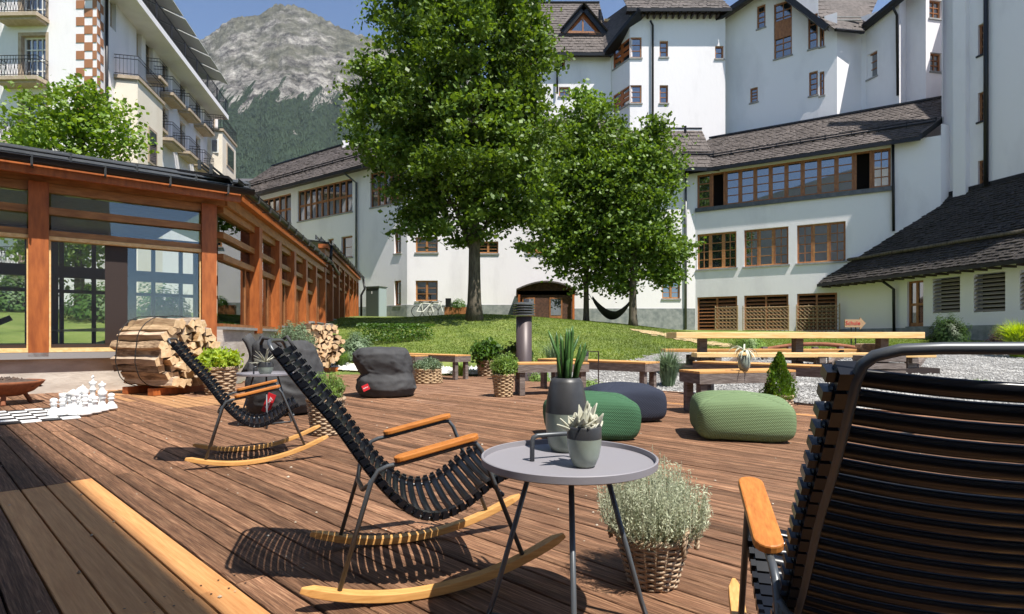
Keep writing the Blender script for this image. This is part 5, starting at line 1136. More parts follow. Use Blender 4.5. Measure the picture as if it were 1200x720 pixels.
def make_chair(label):
    t = thing('rocking_chair', (0, 0, 0), label, 'rocking chair', 'black slatted rocking chairs on the deck')
    for s in (-1, 1):
        y = s*.275; mb = MB(); n = 26; vs = []
        for i in range(n+1):
            x = -.275+.95*i/n; z = rocker_z(x); sl = math.atan(2*(x-.09)*.54); e = min(1, min(i, n-i)/1.5+.25); th = .030*(.55+.45*e)
            cx, cz = -math.sin(sl), math.cos(sl)
            for yy, h in ((-.021*e, 0), (.021*e, 0), (.021*e, th), (-.021*e, th)): vs.append((x+cx*h, y+yy, z+cz*h))
        mb.add(vs, [(i*4+j, i*4+(j+1) % 4, (i+1)*4+(j+1) % 4, (i+1)*4+j) for i in range(n) for j in range(4)]+[(3, 2, 1, 0), (n*4, n*4+1, n*4+2, n*4+3)]); rot_bevel(mb.local('rocker', 'bamboo', t), .003)
        # armrest: long slab with round ends
        mb = MB(); L0, L1 = Vector((.035, y, .480)), Vector((.335, y, .548)); d = (L1-L0).normalized(); sd = Vector((0, 1, 0)); up = d.cross(sd)*-1; up = Vector((-d.z, 0, d.x)); out = []
        w = .029; L = (L1-L0).length
        for a in np.linspace(-math.pi/2, math.pi/2, 9): out.append((L-w+w*math.cos(a), w*math.sin(a)))
        for a in np.linspace(math.pi/2, 1.5*math.pi, 9): out.append((w+w*math.cos(a), w*math.sin(a)))
        k = len(out); mb.add([L0+d*a+sd*b for a, b in out]+[L0+d*a+sd*b+up*.019 for a, b in out], [tuple(range(k))[::-1], tuple(range(k, 2*k))]+[(i, (i+1) % k, (i+1) % k+k, i+k) for i in range(k)]); rot_bevel(mb.local('armrest', 'armwood', t), .004)
        mb = MB(); P = [(-.150, y, rocker_z(-.15)+.022), (-.045, y, .415), (-.020, y, .455), (.012, y, .468), (.06, y, .476), (.29, y, .528), (.325, y, .530), (.345, y, .505), (.505, y, rocker_z(.505)+.02)]
        mb.tube(P, .0085, 8); mb.local('side_frame', 'steel', t, True)
    top = [PROF[0]+V(-.012, 0, .018)]
    side = [p+V(0, 0, -.0) for p in PROF[2:]]
    def off(p, q, d): nrm = Vector((-(q-p).z, 0, (q-p).x)).normalized(); return p-nrm*d
    sc = [off(PROF[i], PROF[min(i+1, len(PROF)-1)] if i < len(PROF)-1 else PROF[i]*2-PROF[i-1], .016) for i in range(len(PROF))][::3]
    P = []
    ft = sc[-1]; P += [V(p.x, -.238, p.z) for p in sc[::-1]]
    P += [V(-.366, -.234, .880), V(-.372, -.222, .892), V(-.376, -.195, .900), V(-.378, -.15, .902), V(-.379, 0, .903), V(-.378, .15, .902), V(-.376, .195, .900), V(-.372, .222, .892), V(-.366, .234, .880)]
    P += [V(p.x, .238, p.z) for p in sc]
    mb = MB(); mb.tube(P, .0078, 8); mb.local('seat_frame', 'steel', t, True)
    mb = MB(); mb.tube([(-.040, -.275, .425), (-.050, -.262, .405), (-.070, -.20, .375), (-.082, 0, .36), (-.070, .20, .375), (-.050, .262, .405), (-.040, .275, .425)], .009, 8); mb.local('cross_bar', 'steel', t, True)
    mb = MB(); mb.tube([(.425, -.275, .335), (.425, 0, .332), (.425, .275, .335)], .008, 8); mb.local('cross_bar', 'steel', t, True)
    Q = resample(PROF, .0335)
    for i, p in enumerate(Q):
        a = Q[max(0, i-1)]; b = Q[min(len(Q)-1, i+1)]; d = b-a; o = link('slat', SLAT, None, t); o.location = p; o.rotation_euler = (0, -math.atan2(d.z, d.x), 0)
        # local x runs down the back, local z faces the sitter
    return t
ch1 = make_chair('black slatted rocking chair in the foreground, facing the round grey table from its left')
ch2 = copy_tree(ch1); ch2['label'] = 'black slatted rocking chair farther back, between the firewood and the big beanbag'
ch3 = copy_tree(ch1); ch3['label'] = 'black slatted rocking chair seen from behind at the right edge of the foreground'
for c, loc, f in ((ch1, (-.521, 2.171), (.957, .29)), (ch2, (-2.12, 4.16), (.905, .425)), (ch3, (.772, .995), (.975*.22/.2, 0))):
    c.location = (loc[0], loc[1], .004)
    c.rotation_euler = (0, 0, math.atan2(f[1], f[0]) if c is not ch3 else math.atan2(.963, .27))
# ---------------------------------------------------------------- tray tables
def make_table(r, zt, label, rz):
    t = thing('tray_table', (0, 0, 0), label, 'side table', 'grey tray tables'); t.rotation_euler = (0, 0, rz)
    mb = MB(); mb.lathe([(0, zt-.026), (r-.008, zt-.026), (r-.001, zt-.022), (r, zt-.002), (r-.0025, zt), (r-.007, zt-.001), (r-.0085, zt-.017), (0, zt-.018)], 96); o = mb.local('tray', 'tray', t, False)
    o.data.shade_smooth(); 
    e = o.modifiers.new('n', 'EDGE_SPLIT'); e.split_angle = R(35)
    mb = MB(); fe = []
    hx = -.115; P = [(hx, -.015, zt-.02), (hx, -.015, zt+.045), (hx+.004, -.013, zt+.056), (hx+.016, -.011, zt+.062), (hx+.12, .03, zt+.062), (hx+.132, .034, zt+.056), (hx+.136, .035, zt+.045), (hx+.136, .035, zt-.02)]
    if r > .1: mb.tube(P, .0075, 8); mb.local('handle', 'steel', t, True)
    for a in (-92, 166, 11):
        mb = MB(); ca, sa = math.cos(R(a)), math.sin(R(a)); mb.tube([(ca*.115, sa*.115, zt-.028), (ca*.245, sa*.245, .06), (ca*.262, sa*.262, .012), (ca*.25, sa*.25, .009), (ca*.05, sa*.05, .009)], .0085, 8); mb.local('leg', 'steel', t, True)
    return t
t1 = make_table(.275, .545, 'round grey tray table in the foreground carrying the vase and the succulent pot', 0)
t2 = copy_tree(t1); t2['label'] = 'small round grey tray table behind the left rocking chair with one tiny pot'
t1.location = (.178, 1.74, .004); t2.location = (-2.56, 5.74, .004); t2.rotation_euler = (0, 0, .5)
TOPZ = .545-.018+.006
# ---------------------------------------------------------------- pots and plants
def leafblade(mb, base, d, L, w, up, curl=.0, n=5, fold=.15, tipw=0.02, th=0):
    d = Vector(d).normalized(); s = d.cross(Vector((0, 0, 1)));
    if s.length < .05: s = Vector((1, 0, 0))
    s.normalize(); vs = []; p = Vector(base)
    for i in range(n+1):
        t = i/n; ww = w*(math.sin(math.pi*(.12+.88*t)**.8) if t < 1 else tipw)*.5+.0004; nn = s.cross(d)
        vs += [p-s*ww, p+nn*(-abs(fold)*ww*1.2), p+s*ww]; d = (d+Vector((0, 0, -curl/n))).normalized(); p = p+d*(L/n)
    mb.add(vs, [(i*3+j, i*3+j+1, (i+1)*3+j+1, (i+1)*3+j) for i in range(n) for j in range(2)])
def fix_solid(o, th): m = o.modifiers.new('thickness', 'SOLIDIFY'); m.thickness = th; m.offset = 0; return o
# vase with snake plant
vl = (.186, 1.89, TOPZ); t = thing('vase', vl, 'tall two-tone ceramic vase, dark above and grey-green below, on the round table', 'vase')
mb = MB(); mb.lathe([(0, 0), (.050, 0), (.062, .02), (.071, .08), (.071, .13)], 40); mb.local('glazed_body', 'glaze', t, True)
mb = MB(); mb.lathe([(.0713, .13), (.068, .17), (.056, .232), (.0475, .247), (.043, .248), (.040, .235), (.0, .23)], 40); mb.local('dark_neck', 'glaze_dk', t, True)
t = thing('snake_plant', (vl[0], vl[1], vl[2]+.225), 'bundle of upright green snake plant spears in the tall vase', 'plant'); g = random.Random(5)
for k in range(21):
    a = g.uniform(0, 6.28); rr = g.uniform(.0, .028); tip = Vector((math.cos(a)*rr*g.uniform(1.6, 4.0)+.005, math.sin(a)*rr*2.4, g.uniform(.11, .205))); b = Vector((math.cos(a)*rr, math.sin(a)*rr, -.02)); m = b.lerp(tip, .5)+Vector((0, 0, .01))
    if k == 0: tip = V(-.062, 0, .185)
    if k == 1: tip = V(.045, .0, .17)
    mb = MB(); mb.tube([b, m, tip.lerp(m, .25), tip], [.0062, .0066, .005, .0007], 6); mb.local('spear', 'leaf_snake', t, True)
def cup_pot(loc, rt, h, label, band=.3, body='glaze', cat='pot'):
    t = thing('pot', loc, label, cat); mb = MB(); k = rt
    zb = h*(1-band); mb.lathe([(0, 0), (k*.55, 0), (k*.66, h*.04), (k*.86, h*.25), (k*.97, h*.5), (k*1.0, zb)], 36); mb.local('glazed_body', body, t, True)
    mb = MB(); mb.lathe([(k*1.002, zb), (k, h*.97), (k*.97, h), (k*.92, h), (k*.90, h*.93), (0, h*.9)], 36); mb.local('dark_rim', 'glaze_dk', t, True); return t
pl = (.2165, 1.655, TOPZ); cup_pot(pl, .0515, .121, 'grey-green pot with a dark rim at the front of the round table')
t = thing('succulent', (pl[0], pl[1], pl[2]+.108), 'felted silver-grey succulent rosettes in the front pot', 'plant'); g = random.Random(11)
for (cx, cy, cz, n, L) in ((-.008, -.005, .0, 12, .062), (.030, .0, -.002, 9, .055), (-.030, .002, -.008, 8, .06), (.006, -.02, -.01, 7, .045), (.012, .02, .01, 9, .062)):
    for k in range(n):
        a = 6.28*k/n+g.uniform(-.3, .3); e = g.uniform(.35, 1.5) if k % 2 else g.uniform(.9, 1.6); d = (math.cos(a), math.sin(a), math.tan(e)*.9); mb = MB(); leafblade(mb, (cx, cy, cz), d, L*g.uniform(.85, 1.25), .025, 0, curl=.35, n=6, fold=.5); o = fix_solid(mb.local('leaf', 'leaf_succ', t, True), .0035)
# little pot on the far table
p2 = (-2.545, 5.70, .545-.018+.006); cup_pot(p2, .078, .13, 'small grey pot with a dark rim on the far tray table', band=.42)
def airy(loc, n, L, w, m, label, name, seed, curl, cat='plant', up=1.2):
    t = thing(name, loc, label, cat); g = random.Random(seed); mb = MB()
    for k in range(n):
        a = g.uniform(0, 6.28); e = g.uniform(.2, up); mb_ = mb; leafblade(mb_, (0, 0, 0), (math.cos(a)*math.cos(e), math.sin(a)*math.cos(e), math.sin(e)), L*g.uniform(.6, 1.2), w, 0, curl=curl*g.uniform(.4, 1.2), n=7, fold=.4)
    fix_solid(mb.local('leaf_rosette', m, t, True), .002); return t
airy((p2[0], p2[1], p2[2]+.115), 26, .16, .018, 'leaf_succ', 'small spiky pale succulent in the pot on the far tray table', 'succulent', 3, .5)
# wicker baskets
def basket(loc, r0, r1, h, label, m='wicker', rows=14, stakes=22, group=None, handles=False, strand=.0065, name='wicker_basket', hz=None):
    t = thing(name, loc, label, 'basket', group); t.rotation_euler = (0, 0, rnd.uniform(0, 6)) if not handles else (0, 0, 0)
    mb = MB(); K = stakes*4
    for j in range(rows):
        z = h*(j+.5)/rows; r = r0+(r1-r0)*(z/h); ph = j % 2; P = []
        for k in range(K):
            a = 6.28318*k/K; s = math.cos(a*stakes/2+math.pi*ph)*strand*.85; P.append((math.cos(a)*(r+s), math.sin(a)*(r+s), z+rnd.uniform(-.0008, .0008)))
        mb.tube(P, h/rows*.50, 5, closed=True)
    w_ = mb.local('weave', m, t, True)
    mb = MB()
    for k in range(stakes):
        a = 6.28318*(k+.5)/stakes; mb.tube([(math.cos(a)*r0, math.sin(a)*r0, 0), (math.cos(a)*r1, math.sin(a)*r1, h)], strand*.8, 5)
    tag(mb.local('stakes', m, t, True), kind='stuff')
    mb = MB(); K = 90
    for ph in (0, 2.1, 4.2): mb.tube([(math.cos(a)*(r1+strand*1.3*math.cos(a*12+ph)), math.sin(a)*(r1+strand*1.3*math.cos(a*12+ph)), h+strand*1.3*math.sin(a*12+ph)) for a in np.linspace(0, 6.28318, K, endpoint=False)], strand*1.0, 5, closed=True)
    mb.local('rim', m, t, True)
    mb = MB(); mb.lathe([(0, .01), (r0*.98, .01), (r1*.95, h*.93), (0, h*.95)], 24); mb.local('soil', 'soil', t)
    if handles:
        for a0 in handles:
            mb = MB(); c = Vector((math.cos(a0)*r1*1.02, math.sin(a0)*r1*1.02, h)); tn = Vector((-math.sin(a0), math.cos(a0), 0)); ou = Vector((math.cos(a0), math.sin(a0), 0))
            for ph in (0, 2.1, 4.2): mb.tube([c+tn*(.055*math.cos(b))+ou*(.012)+V(0, 0, -.012+.062*math.sin(b))+(ou*math.cos(b*7+ph)+tn*math.cos(b)*math.sin(b*7+ph)+V(0, 0, math.sin(b)*math.sin(b*7+ph)))*.0055 for b in np.linspace(-.45, 3.6, 34)], .0048, 5)
            mb.local('handle', m, t, True)
    return t
def herb(loc, r, h, m, n, size, label, name, seed, nst=60, aspect=.3, spike=.5, cat='plant', z0=-.03, stem_m='bark', bloom=None):
    "upright stems covered with small leaves"
    t = thing(name, loc, label, cat); g = np.random.default_rng(seed); a = g.uniform(0, 6.283, nst); b = np.sqrt(g.uniform(0, 1, nst)); hh = h*(1-.42*b**2)*g.uniform(.75, 1.08, nst)
    base = np.stack([np.cos(a)*b*r*.45, np.sin(a)*b*r*.45, np.full(nst, z0)], 1); tip = np.stack([np.cos(a)*b*r*1.0, np.sin(a)*b*r*1.0, hh], 1)+g.normal(size=(nst, 3))*r*.06
    k = g.integers(0, nst, n); s = g.uniform(.12, 1, n)**.75; P = base[k]+(tip[k]-base[k])*s[:, None]; P[:, 0] += np.cos(a[k])*b[k]*r*.22*np.sin(s*3.14); P[:, 1] += np.sin(a[k])*b[k]*r*.22*np.sin(s*3.14)
    d = g.normal(size=(n, 3))*.75+np.array([0, 0, spike]); P += g.normal(size=(n, 3))*size*.45
    link('foliage', leaves('foliage', P, size, aspect, .0, seed=seed, direct=d), m, t)
    mb = MB()
    for i in range(nst):
        m_ = (base[i]+tip[i])/2+np.array([np.cos(a[i])*b[i]*r*.22, np.sin(a[i])*b[i]*r*.22, 0]); mb.tube([base[i], m_, tip[i]], [.0016+r*.004, .0012+r*.003, .0006], 3, cap=False)
    link('stems', mb.mesh('stems'), stem_m, t); return t
bk = (.525, 2.065, .004); basket(bk, .083, .135, .185, 'tapered brown willow basket with a looped handle right of the round table', rows=17, stakes=20, handles=(-.75, 2.4), strand=.0062)
herb((bk[0], bk[1], .175), .205, .285, M['leaf_silver'], 15000, .0135, 'bushy silver-green curry plant in the brown willow basket', 'curry_plant', 7, nst=420, aspect=.24, spike=.6, stem_m=mat('silver_stem', (.38, .40, .28), .8))
b2 = (*gp(382, 509, 0)[:2], .004); basket(b2, .125, .165, .33, 'tall square-woven brown basket with rosemary behind the middle rocking chair', rows=16, stakes=20, strand=.009)
herb((b2[0], b2[1], .32), .17, .27, M['leaf_herb'], 3600, .035, 'light green rosemary bush in the tall brown basket', 'rosemary', 8, nst=110, aspect=.2, spike=.7)
b3 = (*gp(590, 465, 0)[:2], .004); basket(b3, .125, .165, .33, 'brown wicker basket standing just left of the middle bench', 'wicker_lt', rows=12, stakes=16, strand=.010)
herb((b3[0], b3[1], .32), .20, .36, M['leaf_herb'], 2600, .055, 'yellow-green leafy herb in the basket left of the middle bench', 'herb_plant', 9, nst=70, aspect=.28, spike=.7)
b4 = (*gp(502, 449, 0)[:2], .004); basket(b4, .27, .24, .26, 'low wide round wicker basket in front of the left bench', 'wicker_lt', rows=8, stakes=22, strand=.012)
herb((b4[0], b4[1], .25), .28, .24, M['leaf_lav'], 3600, .05, 'low green herb dome in the wide round basket', 'herb_plant', 10, nst=120, aspect=.3)
b5 = (*gp(571, 441, 0)[:2], .004); basket(b5, .19, .24, .36, 'dark wicker basket with broad leaves left of the vent pipe', rows=9, stakes=16, strand=.013)
herb((b5[0], b5[1], .33), .36, .50, M['leaf_hedge'], 1500, .12, 'broad-leaved green plant in the dark basket left of the vent pipe', 'leafy_plant', 12, nst=50, aspect=.6)
t = thing('terracotta_pot', (.08, 12.0, .0), 'orange terracotta pot behind the left end of the middle bench', 'pot'); mb = MB(); mb.lathe([(0, 0), (.13, 0), (.19, .30), (.205, .30), (.205, .36), (.17, .36), (0, .33)], 24); mb.local('pot_body', 'terracotta', t, True)
herb((.08, 12.0, .33), .3, .42, M['leaf_dark'], 900, .12, 'dark leafy plant in the terracotta pot', 'leafy_plant', 14, nst=40, aspect=.55)
b6 = (2.93, 6.05, .004); basket(b6, .10, .13, .27, 'small woven basket holding the thuja in front of the right bench', rows=9, stakes=16, strand=.008)
t = thing('thuja', (b6[0], b6[1], .26), 'small conical green thuja in the woven basket at the right bench', 'conifer'); g = np.random.default_rng(4); n = 5200; zz = g.uniform(0, 1, n)**1.25; a = g.uniform(0, 6.283, n); rr = (.155*(1-zz)**.75+.008)*np.sqrt(g.uniform(.35, 1.1, n))*(1+.22*np.sin(a*3+zz*9)+.15*np.sin(a*7-zz*23)); P = np.stack([rr*np.cos(a), rr*np.sin(a), zz*.49], 1)
d = np.stack([np.cos(a)*.5, np.sin(a)*.5, np.full(n, 1.0)], 1)+g.normal(size=(n, 3))*.3; link('foliage', leaves('foliage', P, .032, .4, 0, seed=2, direct=d), M['leaf_thuja'], t); mb = MB(); mb.tube([(0, 0, -.02), (0, 0, .42)], [.012, .004], 6); mb.local('stem', 'bark', t)
b7 = (*gp(258, 462, 0)[:2], .004); basket(b7, .19, .25, .42, 'large wicker basket at the cut ends of the near firewood bundle', rows=11, stakes=16, strand=.012)
herb((b7[0], b7[1], .40), .30, .32, M['leaf_lime'], 1900, .085, 'lime green leafy herb in the basket beside the near firewood', 'herb_plant', 17, nst=60, aspect=.5)
b8 = (*gp(345, 447, 0)[:2], .02); basket(b8, .24, .3, .5, 'wide wicker basket behind the big beanbag', rows=10, stakes=16, strand=.014)
herb((b8[0], b8[1], .5), .42, .75, M['leaf_lav'], 2800, .07, 'tall woody lavender in the wide basket behind the big beanbag', 'lavender', 18, nst=110, aspect=.22, spike=.6)
# ---------------------------------------------------------------- poufs
def pouf(loc, rz, sx, sy, h, m, label, seed, e=.27, tilt=0):
    t = thing('pouf', loc, label, 'pouf', 'knitted poufs on the deck', rz); mb = MB(); nu, nv = 72, 36; vs = []
    def sp(v, p): return math.copysign(abs(v)**p, v)
    for j in range(nv+1):
        ph = -math.pi/2+math.pi*j/nv
        for i in range(nu):
            a = 2*math.pi*i/nu; cx = sp(math.cos(ph), .27)*sp(math.cos(a), e); cy = sp(math.cos(ph), .27)*sp(math.sin(a), e); cz = sp(math.sin(ph), .42 if ph > 0 else .36)*(.80 if ph > 0 else 1)+(.24*(1-min(1, cx*cx+cy*cy)) if ph > 0 else 0)
            x, y, z = cx*sx/2, cy*sy/2, cz*h/2
            bul = 1+.07*(1-(2*z/h)**2); x *= bul; y *= bul
            q = Vector((x*3+seed, y*3, z*4)); nn = noise.noise(q)
            z += .05*h*nn; x += .018*noise.noise(q+V(9, 0, 0)); y += .018*noise.noise(q+V(0, 9, 0))
            if z > 0: z *= 1-.10*((abs(cx)*abs(cy)))  ; z += tilt*x
            # seams on the top from corners to middle
            if cz > .2: z -= .010*math.exp(-((abs(cx)-abs(cy))/.035)**2)*min(1, (abs(cx)+abs(cy)))
            ed = math.exp(-((math.hypot(cx, cy)-1.0)/.03)**2)
            vs.append((x, y, z+h/2-.012))
    mb.add(vs, [(j*nu+i, j*nu+(i+1) % nu, (j+1)*nu+(i+1) % nu, (j+1)*nu+i) for j in range(nv) for i in range(nu)])
    o = mb.local('knitted_cover', m, t, True)
    return t
pouf((2.10, 5.08, .006), R(-12), .80, .62, .43, 'pouf_sage', 'sage green knitted pouf right of the others, in front of the right bench', 1.0, tilt=-.06)
pouf((.72, 5.10, .006), R(10), .74, .60, .42, 'pouf_green', 'emerald green knitted pouf between the vase and the navy pouf', 2.3)
pouf((1.22, 6.15, .006), R(14), .78, .62, .42, 'pouf_navy', 'navy blue knitted pouf behind the emerald one', 4.1)
# ---------------------------------------------------------------- benches
def bench(name, p, q, w, h, label, cat='bench', legs=True, boards=4):
    p = Vector((p[0], p[1], 0)); q = Vector((q[0], q[1], 0)); L = (q-p).length; a = math.atan2((q-p).y, (q-p).x); t = thing(name, (p.x, p.y, .003), label, cat, 'grey timber benches with orange tops', a)
    # local x along, y to the left (away), front edge at y=0
    bw = w/boards
    for k in range(boards): mb = MB(); mb.box(0, L, k*bw+.003, (k+1)*bw-.003, h-.028, h); soft(mb.local('top_board', 'benchtop', t), .003)
    for y0, y1 in ((.0, .035), (w-.035, w)): mb = MB(); mb.box(.002, L-.002, y0+.002, y1-.002, h-.15, h-.03); mb.local('apron', 'benchwood', t)
    for x0, x1 in ((.0, .035), (L-.035, L)): mb = MB(); mb.box(x0+.001, x1-.001, .036, w-.036, h-.15, h-.03); mb.local('apron', 'benchwood', t)
    lw = .085
    for x in (.04, L-.04-lw):
        for y in (.037, w-.037-lw): mb = MB(); mb.box(x, x+lw, y, y+lw, 0, h-.031); mb.local('leg', 'benchwood', t)
    return t
bench('bench', (-3.05, 13.3), (-1.20, 11.67), .46, .53, 'long bench behind the wide round basket, at the left of the deck edge')
bench('bench', (-3.3, 12.55), (-2.06, 11.75), .42, .52, 'short bench end just right of the slumped beanbag')
bench('bench', (.09, 8.56), (1.23, 8.79), .45, .51, 'middle bench in front of the vent pipe, its left leg beside a basket')
bench('bench', (.45, 9.80), (2.02, 8.36), .46, .53, 'long bench behind the navy pouf running back from the tall grass')
bench('bench', (2.2, 6.47), (3.50, 6.80), .45, .51, 'right bench carrying the air plant pot, behind the sage pouf')
bench('bench', (2.85, 8.72), (4.28, 7.0), .46, .53, 'long bench farthest right, running towards the near chair back')
# air plant pot on the right bench
ap = (2.80, 6.66, .516); t = thing('pot', ap, 'pale green bulbous pot holding the curly air plant on the right bench', 'pot'); mb = MB(); mb.lathe([(0, 0), (.045, 0), (.066, .04), (.072, .09), (.066, .14), (.055, .175), (.048, .18), (0, .17)], 28); mb.local('pot_body', 'glaze', t, True)
t = thing('air_plant', (ap[0], ap[1], ap[2]+.23), 'curly silver air plant on the pale green pot', 'plant'); g = random.Random(8); mb = MB()
for k in range(30):
    a = g.uniform(0, 6.28); e = g.uniform(.0, 1.3); leafblade(mb, (0, 0, 0), (math.cos(a)*math.cos(e), math.sin(a)*math.cos(e), math.sin(e)+.2), g.uniform(.13, .24), .020, 0, curl=g.uniform(2.2, 4.5), n=12, fold=.5)
fix_solid(mb.local('leaf_rosette', 'leaf_air', t, True), .002)
# small pot on the middle bench
sp_ = (1.18, 8.95, .52); cup_pot(sp_, .062, .16, 'small two-tone pot on the right end of the middle bench', band=.45)
airy((sp_[0], sp_[1], sp_[2]+.15), 16, .17, .02, 'leaf_herb', 'little green plant in the small pot on the middle bench', 'potted_plant', 6, .6, up=1.5)
# thin steel side stands
def stand(loc, h, label, arms):
    t = thing('steel_stand', loc, label, 'stand', 'thin steel stands beside the benches'); mb = MB(); mb.tube([(0, 0, 0), (0, 0, h)], .009, 6); mb.local('pole', 'frame_dark', t)
    for z, L in arms: mb = MB(); mb.bar((0, 0, z), (-L, 0, z), .03, .012); mb.local('arm', 'frame_dark', t)
    mb = MB(); mb.lathe([(0, .0), (.10, .0), (.10, .008), (0, .01)], 18); mb.local('foot', 'frame_dark', t)
p = gp(702, 448, 0); stand((1.30, 8.3, .0), vp(702, 412, 8.3).z, 'thin rusty steel stand at the right end of the middle bench', [(vp(702, 412, 8.3).z, .16)])
stand((3.72, 6.5, .0), vp(971, 419, 6.5).z, 'thin rusty steel stand with two arms beside the near chair back', [(vp(971, 419, 6.5).z, .11), (vp(971, 431, 6.5).z, .2)])
# ---------------------------------------------------------------- beanbags
def beanbag(loc, rz, W, Dp, H, label, prof, shift, seed, wr=.05):
    t = thing('beanbag', loc, label, 'beanbag', 'charcoal beanbags on the deck', rz); nu, nv = 96, 56; vs = []
    for j in range(nv+1):
        s = j/nv; r = np.interp(s, [p[0] for p in prof], [p[1] for p in prof]); z = H*np.interp(s, [p[0] for p in prof], [p[2] for p in prof]); sx = np.interp(s, [p[0] for p in shift], [p[1] for p in shift])
        for i in range(nu):
            a = 2*math.pi*i/nu; ca, sa = math.cos(a), math.sin(a); e = .8
            x = math.copysign(abs(ca)**e, ca)*r*W/2; y = math.copysign(abs(sa)**e, sa)*r*Dp/2
            q = Vector((ca*1.6+seed, sa*1.6, z*3.2)); n1 = noise.noise(q); rd = 1-abs(noise.noise(Vector((ca*1.2+seed*2, sa*1.2, z*9+ca*1.5))))*2; rd2 = 1-abs(noise.noise(Vector((ca*2.6, sa*2.6+seed, z*5-sa*2))))*2
            k = (n1*.10+wr*1.0*rd+wr*.9*rd2+wr*.5*(1-abs(noise.noise(Vector((ca*5, sa*5+seed, z*12))))*2))*min(1, s*4+.1)*(1 if s < .97 else .4)
            vs.append((x*(1+k)+sx*W, y*(1+k), max(.004, z+.035*n1*min(1, s*3)*(1 if s < .9 else .5)+.5*wr*rd*H*min(1, s*2))))
    mb = MB(); mb.add(vs, [(j*nu+i, j*nu+(i+1) % nu, (j+1)*nu+(i+1) % nu, (j+1)*nu+i) for j in range(nv) for i in range(nu)]+[tuple(nv*nu+i for i in range(nu))]); mb.local('cover', 'fabric', t, True); return t
b = beanbag((-2.76, 6.75, .004), R(0), .84, .85, .86, 'large upright charcoal beanbag with a folded top behind the left rocking chair', [(0, .55, 0), (.03, .90, .02), (.15, 1.04, .14), (.35, 1.03, .34), (.55, .95, .55), (.7, .86, .70), (.8, .80, .82), (.88, .74, .93), (.94, .62, 1.0), (1, .25, .985)], [(0, 0), (.5, .02), (.75, -.02), (1, -.08)], 1.3, .032)
mb = MB(); mb.tube([V(-.18, -.30, .82), V(-.10, -.40, .90), V(.02, -.44, .89), V(.11, -.40, .80)], .018, 6); mb.tube([V(.02, -.2, .87), V(.14, -.32, .92), V(.22, -.34, .81)], .02, 6); mb.local('strap', 'fabric', b, True)
fl_ = MB(); K = 14; vs = []
for i in range(K+1):
    s = i/K
    for j in range(9):
        a = j/8; vs.append((-.41+.10*math.sin(a*3.1)+.02*math.sin(s*9), -.26+.46*s, .48+.40*a+.05*math.sin(s*7)+.02*math.sin(a*8)))
fl_.add(vs, [(i*9+j, i*9+j+1, (i+1)*9+j+1, (i+1)*9+j) for i in range(K) for j in range(8)]); fix_solid(fl_.local('top_fold', 'fabric', b, True), .05)
c = vp(315, 473, 6.16); lb = MB(); lb.box(-.045, .045, -.004, .004, -.11, .11); lo_ = lb.local('logo_tag', 'red', b, loc=(c.x+2.76, c.y-6.75, c.z)); lo_.rotation_euler = (0, R(22), 0)
text('fatboy', .055, 'white', lo_, (0, -.006, 0), (R(90), R(-90), 0), ext=.0008, shear=.2)
b = beanbag((-1.98, 8.62, .004), R(8), .84, .76, .75, 'slumped charcoal beanbag standing in front of the lawn, left of the benches', [(0, .6, 0), (.04, .95, .02), (.18, 1.06, .16), (.33, 1.02, .34), (.45, .90, .46), (.52, .93, .52), (.68, 1.0, .70), (.82, .97, .86), (.92, .82, .97), (1, .3, 1.0)], [(0, .04), (.45, .02), (.8, -.06), (1, -.02)], 5.2, .036)
c = vp(423, 455, 8.12); lb = MB(); lb.box(-.05, .05, -.004, .004, -.045, .045); lo_ = lb.local('logo_tag', 'red', b, loc=(c.x+1.98, c.y-8.62+.05, c.z)); lo_.rotation_euler = (R(-10), R(-25), 0); text('fatboy', .03, 'white', lo_, (0, -.006, 0), (R(90), 0, 0), ext=.0008)
